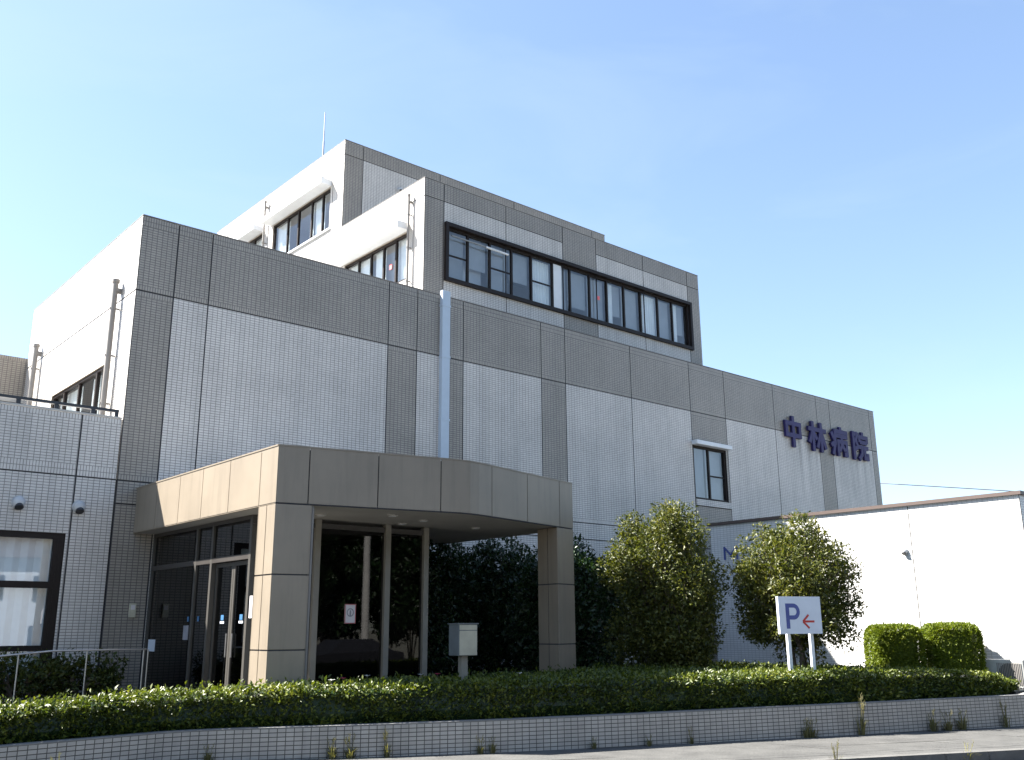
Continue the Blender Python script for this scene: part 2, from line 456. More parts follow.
xs = [-60, -30, -9, -5, -2, 0, 1.5, 2.79, 3.83, 4.6, 5.4, 6.8, 8.35, 10.1, 11.9, 13.9, 15.5, 16.95, 18, 20, 25, 30, 40]
mb = MB()
WB = W + [(19.8, -10.6), (40, -12)]
for a, b in zip(xs, xs[1:]):
    for t0, t1 in ((0, .5), (.5, 1)):
        q = []
        for x, t in ((a, t0), (b, t0), (b, t1), (a, t1)):
            y0 = lerp_y(K, x) + .15; y1 = lerp_y(WB, x) + .05
            q.append((x, y0 + (y1 - y0) * t, gz(x) + (random.uniform(-.004, .004) if 0 < t < 1 else 0)))
        mb.face(q, 'pavement')
tag(mb.build('sidewalk'), kind='structure')
mb = MB()
for off, wd in ((.42, .022), (.62, .012)):
    px = np.arange(3, 24, .25)
    for a, b in zip(px, px[1:]):
        if random.random() < .12: continue
        ya, yb = lerp_y(K, a) + off + .02 * math.sin(a * 3.1), lerp_y(K, b) + off + .02 * math.sin(b * 3.1)
        mb.face([(a, ya, gz(a) + .005), (b, yb, gz(b) + .005), (b, yb + wd * random.uniform(.5, 1.2), gz(b) + .005), (a, ya + wd * random.uniform(.5, 1.2), gz(a) + .005)], 'asphalt')
tag(mb.build('sidewalk_seam'), kind='structure')
mb = MB()
for a, b in zip(xs, xs[1:]):
    n = max(1, int((b - a) / .6)) if a > 0 and b < 26 else 1
    for i in range(n):
        x0 = a + (b - a) * i / n + .004; x1 = a + (b - a) * (i + 1) / n - .004
        p = [(x0, lerp_y(K, x0)), (x1, lerp_y(K, x1))]
        top = [(p[0][0], p[0][1], gz(x0) + .004), (p[1][0], p[1][1], gz(x1) + .004), (p[1][0], p[1][1] + .15, gz(x1) + .004), (p[0][0], p[0][1] + .15, gz(x0) + .004)]
        mb.face(top, 'kerb')
        mb.face([(p[0][0], p[0][1], gz(x0) - .25), (p[1][0], p[1][1], gz(x1) - .25), top[1], top[0]], 'kerb')
tag(mb.build('kerb'), kind='structure')
mb = MB()
for a, b in zip(xs, xs[1:]):
    mb.face([(a, -32, gz(a) - .13), (b, -32, gz(b) - .13), (b, lerp_y(K, b) + .02, gz(b) - .13), (a, lerp_y(K, a) + .02, gz(a) - .13)], 'asphalt')
tag(mb.build('road'), kind='structure')
# raised site behind the planter wall
poly = [(-60, -6.95)] + [(x, y + .1) for x, y in W] + [(19.9, -9.4), (60, -9.4), (60, 60), (-60, 60)]
mb = MB(); mb.prism(poly, -.74, .17, 'paving'); tag(mb.build('forecourt'), kind='structure')

# ================================================================== hospital building
B = thing('hospital_building', (5.74, 0, .17), 'grey tiled hospital with stepped upper storeys, ribbon window and beige entrance canopy', 'building')
G = .17
front_cols = [(5.74, 6.46, 'dark_tile'), (6.46, 7.16, 'light_tile'), (7.16, 11.43, 'light_tile'), (11.43, 12.23, 'dark_tile'), (12.23, 12.9, 'light_tile'),
              (12.9, 13.6, 'dark_tile'), (13.6, 16.17, 'light_tile'), (16.17, 17.04, 'dark_tile'), (17.04, 19.62, 'light_tile'), (19.62, 22.24, 'light_tile'),
              (22.24, 23.95, 'dark_tile'), (23.95, 26.61, 'light_tile'), (26.61, 29.2, 'light_tile'), (29.2, 30.04, 'dark_tile'), (30.04, 32.78, 'light_tile'), (32.78, 33.14, 'dark_tile')]
WIN_R = (22.26, 23.84, 5.04, 6.64)
DOORWAY = (6.9, 9.9, G, 3.0)
mb = MB()
for u0, u1, mt in front_cols:
    hs = [WIN_R] if u0 == 22.24 else []
    FM.panel(mb, u0, u1, 7.67, 9.2, 'dark_tile', top=.2, bot=.1)
    if u0 == 22.24:
        FM.panel(mb, u0, u1, 4.84, 7.67, mt, hs, top=.1)
        FM.panel(mb, u0, u1, 4.03, 4.84, mt)
    else:
        FM.panel(mb, u0, u1, 4.03, 7.67, mt, hs, top=.1 if mt == 'dark_tile' else 0, bot=.1)
    FM.panel(mb, u0, u1, 3.61, 4.03, mt)
    FM.panel(mb, u0, u1, G, 3.61, mt, [DOORWAY])
FM.fill(mb, 5.74, 33.14, G, 9.19, 'joint', [WIN_R, DOORWAY], -.02)
FM.reveal(mb, WIN_R, 'brown', .12)
# left side
WIN_L = (1.05, 4.9, 5.25, 6.5)
FL_cols = [(0, .75, 'light_tile'), (.75, 6.6, 'light_tile'), (6.6, 7.42, 'light_tile')]
for u0, u1, mt in FL_cols:
    FL.panel(mb, u0, u1, 7.67, 9.2, 'light_tile', top=.2, bot=.1)
    FL.panel(mb, u0, u1, 4.03, 7.67, mt, [WIN_L], top=.1)
FL.fill(mb, 0, 7.42, G, 9.19, 'joint', [WIN_L], -.02)
FL.reveal(mb, WIN_L, 'beige', .14)
# shell: right side, back, roof
mb.face([(33.14, 0, G), (33.14, 7.44, G), (33.14, 7.44, 9.2), (33.14, 0, 9.2)], 'light_tile', [(0, G), (7.4, G), (7.4, 9.2), (0, 9.2)])
mb.face([(33.14, 7.44, G), (5.74, 7.44, G), (5.74, 7.44, 9.2), (33.14, 7.44, 9.2)], 'light_tile', [(0, G), (27, G), (27, 9.2), (0, 9.2)])
mb.face([(5.76, .02, 8.6), (33.12, .02, 8.6), (33.12, 7.42, 8.6), (5.76, 7.42, 8.6)], 'coping')
mb.build('main_wall', B)
mb = MB()
mb.box((5.735, -.006, 9.2), (33.16, .3, 9.215), 'cap'); mb.box((5.735, .302, 9.2), (6.0, 7.45, 9.214), 'cap')
mb.box((32.9, .302, 9.2), (33.16, 7.45, 9.214), 'cap')
mb.build('coping', B)

# rear block at far left (behind the low wing)
FR = Face('y', 7.45)
mb = MB()
for u0, u1 in ((-6, -2.2), (-2.2, 1.6), (1.6, 5.0), (5.0, 6.2)):
    FR.panel(mb, u0, u1, 6.95, 7.95, 'dark_tile', top=.1)
    FR.panel(mb, u0, u1, 4.9, 6.8, 'light_tile')
FR.fill(mb, -6, 6.2, 4.9, 7.94, 'joint', (), -.02)
FR.bar(mb, -6, 6.2, 6.8, 6.94, .05, -.02, 'coping')
mb.box((-6, 7.48, 4.9), (6.2, 12, 7.93), 'coping')
mb.build('rear_wall', B)

# low wing on the left
WIN_W = (.9, 4.97, .5, 3.03)
mb = MB()
for u0, u1 in ((-7, -2.6), (-2.6, 1.2), (1.2, 5.03), (5.03, 5.725)):
    FM.panel(mb, u0, u1, 4.03, 5.15, 'light_tile', top=.1, bot=.2)
    FM.panel(mb, u0, u1, G, 4.03, 'light_tile', [WIN_W] if u0 == 1.2 or u1 == 1.2 else [])
FM.fill(mb, -7, 5.725, G, 5.14, 'joint', [WIN_W], -.02)
FM.reveal(mb, WIN_W, 'brown', .1)
mb.face([(-7, 0.02, 4.95), (5.72, 0.02, 4.95), (5.72, 7.45, 4.95), (-7, 7.45, 4.95)], 'coping')
mb.face([(-7, 7.4, G), (-7, 0, G), (-7, 0, 5.15), (-7, 7.4, 5.15)], 'light_tile', [(0, 0), (7.4, 0), (7.4, 5), (0, 5)])
mb.box((-7, .001, 5.15), (5.72, .25, 5.18), 'coping')
mb.build('wing_wall', B)

# roof rail on the wing
mb = MB()
mb.box((-6.9, .02, 5.265), (5.66, .075, 5.315), 'black_metal')
for x in np.arange(-6.6, 5.7, .62):
    mb.box((x, .03, 5.18), (x + .07, .065, 5.265), 'black_metal')
mb.box((5.6, .03, 5.18), (5.66, .065, 5.265), 'black_metal')
mb.build('roof_rail', B)

# third storey
WIN2 = (14.2, 24.32, 10.4, 11.87)
mb = MB()
for u0, u1, mt, band in ((13.44, 14.08, 'dark_tile', 1), (14.08, 16.27, 'light_tile', 1), (16.27, 18.5, 'light_tile', 1), (18.5, 19.92, 'dark_tile', 0), (19.92, 22.09, 'light_tile', 1), (22.09, 24.32, 'light_tile', 1), (24.32, 24.93, 'dark_tile', 1)):
    if band:
        F2.panel(mb, u0, u1, 12.56, 13.08, 'dark_tile')
        F2.panel(mb, u0, u1, 8.6, 12.56, mt, [WIN2])
    else:
        F2.panel(mb, u0, u1, 8.6, 13.08, mt, [WIN2])
F2.fill(mb, 13.44, 24.93, 8.6, 13.07, 'joint', [WIN2], -.02)
WT2 = (2.25, 5.5, 10.4, 11.75)
WT3a = (6.53, 10.32, 13.28, 14.66)
WT3b = (11.12, 14.2, 13.28, 14.66)
for u0, u1 in ((1.5, 2.0), (2.0, 5.76)):
    FT.panel(mb, u0, u1, 12.55, 13.08, 'light_tile')
    FT.panel(mb, u0, u1, 8.6, 12.55, 'light_tile', [WT2])
FT.panel(mb, 5.76, 15, 8.6, 13.22, 'light_tile')
FT.fill(mb, 1.5, 15, 8.6, 13.07, 'joint', [WT2], -.02)
FT.reveal(mb, WT2, 'beige', .14)
mb.face([(24.93, 1.5, 8.6), (24.93, 15, 8.6), (24.93, 15, 13.08), (24.93, 1.5, 13.08)], 'light_tile', [(0, 0), (13.5, 0), (13.5, 4.5), (0, 4.5)])
mb.face([(24.93, 15, 8.6), (13.44, 15, 8.6), (13.44, 15, 13.08), (24.93, 15, 13.08)], 'light_tile', [(0, 0), (11, 0), (11, 4.5), (0, 4.5)])
mb.face([(13.46, 1.52, 12.7), (24.91, 1.52, 12.7), (24.91, 14.98, 12.7), (13.46, 14.98, 12.7)], 'coping')
mb.box((13.435, 1.494, 13.08), (24.95, 1.7, 13.095), 'cap'); mb.box((13.435, 1.702, 13.08), (13.62, 5.74, 13.094), 'cap'); mb.box((24.75, 1.702, 13.08), (24.95, 15, 13.094), 'cap')
mb.box((13.46, 7.46, G), (24.91, 14.98, 8.62), 'light_tile')
mb.build('third_storey_wall', B)

# roof storey
mb = MB()
for u0, u1 in ((13.44, 14.1), (14.1, 17.06), (17.06, 20.3), (20.3, 24.2), (24.2, 24.9)):
    F3.panel(mb, u0, u1, 15.5, 15.98, 'dark_tile')
    F3.panel(mb, u0, u1, 12.7, 15.5, 'dark_tile' if u1 - u0 < .8 else 'light_tile')
F3.fill(mb, 13.44, 24.9, 12.7, 15.97, 'joint', (), -.02)
for u0, u1 in ((5.76, 6.4), (6.4, 10.7), (10.7, 15)):
    FT.panel(mb, u0, u1, 15.5, 15.98, 'light_tile')
    FT.panel(mb, u0, u1, 13.22, 15.5, 'light_tile', [WT3a, WT3b])
FT.fill(mb, 5.76, 15, 13.07, 15.97, 'joint', [WT3a, WT3b], -.02)
FT.reveal(mb, WT3a, 'beige', .14); FT.reveal(mb, WT3b, 'beige', .14)
mb.face([(24.9, 5.76, 12.7), (24.9, 15, 12.7), (24.9, 15, 15.98), (24.9, 5.76, 15.98)], 'light_tile', [(0, 0), (9, 0), (9, 3), (0, 3)])
mb.face([(24.9, 15, 12.7), (13.44, 15, 12.7), (13.44, 15, 15.98), (24.9, 15, 15.98)], 'light_tile', [(0, 0), (11, 0), (11, 3), (0, 3)])
mb.face([(13.46, 5.78, 15.7), (24.88, 5.78, 15.7), (24.88, 14.98, 15.7), (13.46, 14.98, 15.7)], 'coping')
mb.box((13.435, 5.754, 15.98), (24.92, 5.96, 15.995), 'cap'); mb.box((13.435, 5.962, 15.98), (13.62, 15, 15.994), 'cap')
mb.build('roof_storey_wall', B)


def window(face, op, mulls, parent=B, depth=.09, fr=.06, mw=.06, transoms=(), fmat='brown', proud=None, curtains=(), room_depth=2.2, gmat='glass', hood=None, room='room', name='window', label=None, fold=.05, extra_trans=()):
    """frame, panes, curtains, room shell and hood of one window; parts hang on the frame"""
    u0, u1, v0, v1 = op
    mb = MB()
    o0, o1 = -.03, -depth - .03
    face.bar(mb, u0, u1, v1 - fr, v1, o0, o1, fmat); face.bar(mb, u0, u1, v0, v0 + fr, o0, o1, fmat)
    face.bar(mb, u0, u0 + fr, v0 + fr, v1 - fr, o0, o1, fmat); face.bar(mb, u1 - fr, u1, v0 + fr, v1 - fr, o0, o1, fmat)
    if proud:   # a projecting surround
        p, wd = proud
        a0, a1, b0, b1 = u0 - wd, u1 + wd, v0 - wd, v1 + wd
        face.bar(mb, a0, a1, v1, b1, p, -.03, fmat); face.bar(mb, a0, a1, b0, v0, p, -.03, fmat)
        face.bar(mb, a0, u0, v0, v1, p, -.03, fmat); face.bar(mb, u1, a1, v0, v1, p, -.03, fmat)
    wn = mb.build(name, parent)
    if label: wn['label'] = label
    edges = [u0 + fr] + list(mulls) + [u1 - fr]
    for k, mu in enumerate(mulls):
        q = MB(); wdt = mw * (.5 if isinstance(mw, float) else .5)
        face.bar(q, mu - wdt, mu + wdt, v0 + fr, v1 - fr, -.035 - (.012 if k % 2 else 0), -depth - .02, fmat); q.build('mullion', wn)
    for k in range(len(edges) - 1):
        a = edges[k] + (mw / 2 if k > 0 else 0); b = edges[k + 1] - (mw / 2 if k < len(edges) - 2 else 0)
        q = MB(); face.rect(q, a, b, v0 + fr, v1 - fr, gmat, -.07 - .018 * (k % 2)); q.build('pane', wn)
        if k in transoms:
            tv = v0 + (v1 - v0) * .47
            q = MB(); face.bar(q, a, b, tv - .018, tv + .018, -.055, -.105, fmat); q.build('transom', wn)
    for (tv, th) in extra_trans:
        q = MB(); face.bar(q, u0 + fr, u1 - fr, tv - th / 2, tv + th / 2, -.025, -depth - .01, fmat); q.build('transom', wn)
    for a, b, c, d, mt in curtains:   # pleated cloth just behind the glass
        q = MB(); n = max(2, int((b - a) / fold))
        if mt in ('blind', 'white_metal', 'joint'):
            face.rect(q, a, b, c, d, mt, -.22)
        else:
            for i in range(n):
                x0 = a + (b - a) * i / n; x1 = a + (b - a) * (i + 1) / n
                e0 = -.17 - (.035 if i % 2 else 0); e1 = -.17 - (0 if i % 2 else .035)
                pts = [face.P(x0, c, e0), face.P(x1, c, e1), face.P(x1, d, e1), face.P(x0, d, e0)]
                q.face(pts, mt)
        q.build('curtain' if mt == 'curtain' else 'blind', wn)
    # the room behind
    q = MB(); e = -room_depth; s0 = -depth - .05
    A, Bq = (u0 - .4, u1 + .4); C, D = v0 - .9, v1 + .35
    P = face.P
    q.face([P(A, C, e), P(Bq, C, e), P(Bq, D, e), P(A, D, e)], room)
    q.face([P(A, C, s0), P(A, C, e), P(A, D, e), P(A, D, s0)], room)
    q.face([P(Bq, C, s0), P(Bq, C, e), P(Bq, D, e), P(Bq, D, s0)], room)
    q.face([P(A, C, s0), P(Bq, C, s0), P(Bq, C, e), P(A, C, e)], room)
    q.face([P(A, D, s0), P(Bq, D, s0), P(Bq, D, e), P(A, D, e)], room)
    q.build('room', wn)
    if hood:
        a, b, c, d, pr = hood
        q = MB(); face.bar(q, a, b, c, d, pr, 0.002, 'white_metal'); q.build('hood', wn, bevel=.012)
    return wn


# ribbon window of the third storey
mull2 = [14.94, 15.73, 16.52, 17.28, 18.1, 18.83, 19.65, 20.42, 21.18, 21.97, 22.79, 23.53]
cur2 = []
e2 = [14.26] + mull2 + [24.26]
for k in range(len(e2) - 1):
    a, b = e2[k] + .04, e2[k + 1] - .04
    if k == 4 or k == 10: cur2.append((a, b, 10.45, 11.8, 'curtain'))
    elif k in (1, 3, 6): cur2.append((a, b, 10.95 if k != 6 else 10.7, 11.8, 'blind'))
    elif k in (8, 12): cur2 += [(a, a + .3, 10.45, 11.8, 'curtain'), (a + .3, b, 10.8, 11.8, 'blind')]
    else: cur2.append((a, b, 10.45, 11.8, 'blind'))
wn = window(F2, WIN2, mull2, transoms=(0, 2, 4), proud=(.09, .10), curtains=cur2, room_depth=3.0, label='long ribbon window in a projecting dark bronze surround')
q = MB(); q.tube([(14.3, 1.45, 11.62), (15.6, 1.45, 11.60), (15.62, 1.5, 11.6)], .022, 'steel'); q.tube([(15.5, 1.44, 11.6), (16.3, 1.44, 11.58)], .03, 'white_metal'); q.build('curtain_pole', wn)
q = MB(); F2.bar(q, 18.14, 18.46, 10.46, 11.81, -.04, -.06, 'white_metal'); q.build('infill_panel', wn)
q = MB(); F2.rect(q, 20.0, 20.1, 11.12, 11.24, 'red_sticker', -.062); q.build('sticker', wn)
window(FM, WIN_R, [23.02], transoms=(1,), curtains=[(22.32, 22.98, 5.08, 6.6, 'blind'), (23.06, 23.8, 5.08, 6.6, 'blind')], hood=(22.2, 23.9, 6.645, 6.77, .22), label='small bronze window under a pale hood')
wn = window(FM, WIN_W, [2.6], fr=.1, mw=.1, extra_trans=((2.16, .11), (1.13, .09)), curtains=[(1.0, 2.55, .6, 2.95, 'curtain'), (2.65, 4.9, .6, 2.95, 'curtain')], fold=.11, label='large ground floor window with white vertical blinds')
q = MB(); FM.bar(q, 4.80, 4.875, .6, 2.93, -.036, -.11, 'brown'); q.build('jamb', wn)
window(FL, WIN_L, [1.96, 3.11, 4.1], mw=.07, curtains=[(1.1, 1.9, 5.3, 6.45, 'curtain'), (2.05, 2.6, 5.3, 6.45, 'curtain'), (3.2, 4.8, 5.3, 6.45, 'curtain')], gmat='glass')
window(FT, WT2, [2.87, 3.5, 4.13, 4.8], curtains=[(2.3, 2.85, 10.45, 11.7, 'curtain'), (3.52, 4.1, 10.45, 11.7, 'curtain'), (4.2, 5.4, 10.45, 11.7, 'curtain')], hood=(2.2, 5.74, 11.78, 11.98, .38))
wn = window(FT, WT3a, [7.06, 7.77, 8.62, 9.37], curtains=[(7.1, 7.75, 13.33, 14.6, 'curtain'), (7.8, 8.1, 13.33, 14.6, 'curtain'), (9.4, 10.25, 13.33, 14.6, 'curtain')], hood=(6.48, 10.5, 14.69, 14.88, .38))
q = MB(); FT.bar(q, 6.45, 10.4, 13.225, 13.275, .06, -.02, 'white_metal'); q.build('sill', wn)
window(FT, WT3b, [11.8, 12.6, 13.4], curtains=[(11.2, 12.5, 13.33, 14.6, 'curtain')], hood=(11.08, 14.3, 14.69, 14.88, .38))
q = MB(); FT.rect(q, 3.08, 3.2, 10.95, 11.1, 'red_sticker', -.06); q.build('sticker', B)
# sill panel of the front window
mb = MB(); FM.bar(mb, 22.26, 23.93, 4.86, 5.035, .03, -.01, 'light_tile'); mb.build('sill', B)


def downpipe(x, y, ztop, zbot, r=.055, stand=.12):
    mb = MB()
    mb.tube([(x - stand, y, zbot), (x - stand, y, ztop)], r, 'grey_pipe', 12)
    mb.tube([(x - stand, y, ztop), (x - stand, y, ztop + .06)], r * 1.35, 'grey_pipe', 12)
    mb.tube([(x - stand, y, ztop - .16), (x - .001, y, ztop - .16)], r * 1.05, 'grey_pipe', 10)
    z = ztop - .55
    while z > zbot:
        mb.box((x - stand - r - .012, y - .012, z), (x - .001, y + .012, z + .03), 'grey_pipe'); z -= .95
    return mb.build('downpipe', B, smooth=True)


downpipe(5.74, .85, 8.02, 4.97); downpipe(5.74, 6.25, 7.95, 4.97)
downpipe(13.44, 2.08, 12.7, 8.62, .035, .11); downpipe(13.44, 10.8, 15.65, 12.0, .035, .11)
mb = MB(); mb.box((12.885, -.11, 3.4), (13.115, -.002, 9.3), 'pipe_blue')
for z in (4.6, 6.1, 7.62, 8.9): mb.box((12.87, -.118, z), (13.13, -.003, z + .05), 'pipe_blue')
mb.build('downpipe', B)


def dome(mb, c, axis, r, mat, n=12, stretch=1.0):
    c = Vector(c); axis = Vector(axis).normalized()
    a = axis.cross(Vector((0, 0, 1))); a = a.normalized() if a.length > 1e-3 else Vector((1, 0, 0)); b = axis.cross(a)
    prev = None
    for i in range(6):
        t = math.pi / 2 * i / 5
        ring = [c + (a * math.cos(p) + b * math.sin(p)) * r * math.cos(t) + axis * r * stretch * math.sin(t) for p in (2 * math.pi * k / n for k in range(n))]
        if prev:
            for k in range(n): mb.face([prev[k], prev[(k + 1) % n], ring[(k + 1) % n], ring[k]], mat)
        prev = ring


def vent(name, c, axis, r, parent, mat='vent', L=.10):
    """hooded wall vent: flange, dome and dark mouth below"""
    c = Vector(c); ax = Vector(axis).normalized()
    mb = MB()
    mb.tube([c + ax * .002, c + ax * .02], r * 1.12, mat, 16)
    mb.tube([c + ax * .02, c + ax * L], r, mat, 16)
    dome(mb, c + ax * L, ax, r, mat, 16, .7)
    o = mb.build(name, parent, smooth=True)
    q = MB(); d = c + ax * (L + .01) - Vector((0, 0, r * .42))
    q.tube([d, d + (ax * .6 - Vector((0, 0, 1))).normalized() * r * .62], [r * .62, r * .70], 'black_metal', 14)
    q.build('mouth', o)
    return o


vent('vent_hood', (4.16, 0, 3.5), (0, -1, 0), .10, B, L=.06); vent('vent_hood', (5.13, 0, 3.5), (0, -1, 0), .10, B, L=.06)
for y, z in ((7.5, 15.16), (7.05, 15.16), (11.9, 15.08), (3.0, 12.15), (5.1, 12.17)):
    vent('vent_cap', (13.44, y, z), (-1, 0, 0), .07, B)
vent('vent_cap', (15.44, 5.76, 14.9), (0, -1, 0), .07, B)
mb = MB(); mb.box((6.16, -.045, 1.63), (6.27, -.002, 1.87), 'cream'); mb.box((6.18, -.05, 1.76), (6.25, -.044, 1.84), 'paper'); mb.build('intercom_plate', B)
mb = MB(); mb.tube([(13.55, 7.32, 15.7), (13.55, 7.32, 16.6)], .03, 'steel', 8); mb.tube([(13.55, 7.32, 16.6), (13.55, 7.32, 17.66)], [.022, .014], 'steel', 8)
mb.box((13.47, 7.24, 15.7), (13.63, 7.4, 15.78), 'steel'); mb.build('lightning_rod', B)

# ---------------------------------------------------- sign characters (strokes as bevelled bars)
def strokes(lines, u0, u1, v0, v1, th, face, depth0, depth1, mat):
    mb = MB()
    for ln in lines:
        pts = [Vector((u0 + (u1 - u0) * a, v0 + (v1 - v0) * b)) for a, b in ln]
        for k, (p, q) in enumerate(zip(pts, pts[1:])):
            d = (q - p).normalized(); nn = Vector((-d.y, d.x)) * th / 2
            e = d * th * .42
            c = [p - e + nn, p - e - nn, q + e - nn, q + e + nn]
            jit = random.uniform(0, .004)
            f0 = [face.P(x.x, x.y, depth1 + jit) for x in c]; b0 = [face.P(x.x, x.y, depth0) for x in c]
            mb.face(f0, mat)
            for i in range(4): mb.face([f0[i], b0[i], b0[(i + 1) % 4], f0[(i + 1) % 4]], mat)
    return mb


ZH = [[(.5, .97), (.5, .02)], [(.06, .77), (.94, .77)], [(.06, .36), (.94, .36)], [(.08, .77), (.08, .36)], [(.92, .77), (.92, .36)]]
LI = [[(.02, .74), (.46, .74)], [(.24, .96), (.24, .03)], [(.22, .68), (.04, .3)], [(.28, .62), (.42, .44)],
      [(.52, .74), (.98, .74)], [(.74, .96), (.74, .03)], [(.71, .68), (.5, .16)], [(.77, .68), (.97, .16)]]
BY = [[(.6, .98), (.6, .88)], [(.24, .86), (.97, .86)], [(.24, .86), (.22, .42), (.08, .04)], [(.04, .74), (.13, .6)], [(.02, .34), (.18, .44)],
      [(.36, .7), (.97, .7)], [(.66, .7), (.64, .42), (.52, .2)], [(.66, .4), (.8, .22)], [(.40, .5), (.40, .03)], [(.40, .5), (.94, .5)], [(.94, .5), (.94, .05), (.83, .05)]]
YU = [[(.08, .95), (.08, .02)], [(.08, .93), (.33, .93), (.22, .68), (.34, .46), (.2, .38)],
      [(.69, .98), (.69, .88)], [(.45, .84), (.97, .84)], [(.45, .84), (.45, .7)], [(.97, .84), (.97, .7)], [(.54, .65), (.9, .65)], [(.46, .46), (.97, .46)],
      [(.62, .46), (.58, .2), (.42, .04)], [(.78, .46), (.78, .07), (.97, .07), (.97, .2)]]
for lines, u0, u1 in ((ZH, 27.00, 28.04), (LI, 28.40, 29.53), (BY, 29.80, 30.95), (YU, 31.20, 32.35)):
    o = strokes(lines, u0 + .06, u1 - .06, 7.22, 8.2, .15, FM, .03, .11, 'letter').build('sign_character', B)
    for zz_ in (7.5, 7.9):
        q = MB(); q.box((u0 + .5, -.03, zz_), (u0 + .54, -.0005, zz_ + .04), 'black_metal'); q.build('standoff', o)

# ---------------------------------------------------- entrance canopy
ZB, ZT = 3.11, 3.9
CF = [(6.106, -5.45), (8.6, -6.0), (8.85, -6.045), (9.05, -6.06), (9.25, -6.03), (9.5, -5.97), (11.93, -5.36)]
mb = MB()
mb.prism([(6.125, -.004)] + [(x + .018 * (1 if i == 0 else 0) - (.018 if i == len(CF) - 1 else 0), y + .02) for i, (x, y) in enumerate(CF)] + [(11.91, -.004)], ZB + .03, ZT - .03, 'joint')
mb.prism([(6.15, -.006)] + [(x, y + .06) for x, y in CF] + [(11.88, -.006)], ZT - .029, ZT - .012, 'coping')
can = mb.build('entrance_canopy', B)
fas = MB()


def fascia_piece(p, q, z0, z1, th=.016):
    d = Vector((q[0] - p[0], q[1] - p[1])).normalized(); nn = Vector((-d.y, d.x)) * th
    poly = [p, q, (q[0] + nn.x, q[1] + nn.y), (p[0] + nn.x, p[1] + nn.y)]
    fas.prism(poly, z0, z1, 'beige')


def pt_x(x): return (x, lerp_y(CF, x))


G2 = .008
jf = [6.106, 6.55, 7.56, 8.54, 9.57, 10.54, 11.51, 11.93]
for a, b in zip(jf, jf[1:]):
    xs_ = [a + G2] + [c[0] for c in CF if a + G2 < c[0] < b - G2] + [b - G2]
    for x0, x1 in zip(xs_, xs_[1:]): fascia_piece(pt_x(x0), pt_x(x1), ZB, ZT)
jl = [-5.45, -4.94, -3.92, -2.93, -2.01, -1.0, -.01]
for a, b in zip(jl, jl[1:]): fascia_piece((6.106, b - G2), (6.106, a + (0.0 if a == -5.45 else G2)), ZB, ZT)
jr = [-5.36, -4.5, -3.4, -2.3, -1.2, -.01]
for a, b in zip(jr, jr[1:]): fascia_piece((11.93, a + (0 if a == -5.36 else G2)), (11.93, b - G2), ZB, ZT)
# cap and lower lip
for (z0, z1, e) in ((ZT + .001, ZT + .022, .008), (ZB - .016, ZB - .002, -.006)):
    for a, b in zip(CF, CF[1:]):
        d = Vector((b[0] - a[0], b[1] - a[1])).normalized(); nn = Vector((-d.y, d.x))
        fas.prism([(a[0] - nn.x * e, a[1] - nn.y * e), (b[0] - nn.x * e, b[1] - nn.y * e), (b[0] + nn.x * .05, b[1] + nn.y * .05), (a[0] + nn.x * .05, a[1] + nn.y * .05)], z0, z1, 'beige' if e > .005 else 'joint')
    fas.box((6.106 - e, -5.44, z0), (6.156, -.005, z1), 'beige')
    fas.box((11.88, -5.34, z0), (11.93 + e, -.005, z1), 'beige')
fas.build('fascia', can)
mb = MB(); mb.prism([(6.16, -.006)] + [(x + (.05 if i == 0 else (-.05 if i == len(CF) - 1 else 0)), y + .055) for i, (x, y) in enumerate(CF)] + [(11.88, -.006)], ZB - .012, ZB + .029, 'soffit')
mb.build('soffit', can)
for x, y in ((7.3, -4.6), (7.3, -2.2), (9.0, -4.9), (9.0, -4.3), (10.4, -4.5), (10.4, -2.4), (8.2, -5.2), (6.6, -4.2)):
    q = MB(); q.tube([(x, y, ZB - .012), (x, y, ZB - .03)], [.085, .08], 'soffit', 18); q.tube([(x, y, ZB - .031), (x, y, ZB - .033)], .06, 'white_metal', 18); q.build('downlight', can)
for poly in ([(6.106, -5.45), (6.61, -5.561), (6.61, -5.06), (6.106, -4.94)], [(11.42, -5.488), (11.93, -5.36), (11.93, -4.86), (11.42, -4.98)]):
    col = MB()
    cx_ = sum(p[0] for p in poly) / 4; cy_ = sum(p[1] for p in poly) / 4
    col.prism([(cx_ + (p[0] - cx_) * .95, cy_ + (p[1] - cy_) * .95) for p in poly], .1, ZB - .02, 'joint')
    for z0, z1 in ((.12, 1.125), (1.145, 2.12), (2.14, ZB - .024)):
        for i in range(4):
            a, b = poly[i], poly[(i + 1) % 4]
            d = Vector((b[0] - a[0], b[1] - a[1])); L = d.length; d.normalize(); nn = Vector((-d.y, d.x)) * .015
            parts = [(0, L)] if i % 2 == 0 else [(0, L * .5 - .008), (L * .5 + .008, L)]
            for s0, s1 in parts:
                p = (a[0] + d.x * (s0 + (.001 if s0 == 0 else 0)), a[1] + d.y * (s0 + .001)); q_ = (a[0] + d.x * (s1 - .001), a[1] + d.y * (s1 - .001))
                col.prism([p, q_, (q_[0] + nn.x, q_[1] + nn.y), (p[0] + nn.x, p[1] + nn.y)], z0, z1, 'beige')
    col.build('column', can)
mb = MB(); mb.tube([(6.655, -5.5, .2), (6.655, -5.5, ZB - .03)], .026, 'grey_pipe', 10); mb.build('rain_pipe', can, smooth=True)

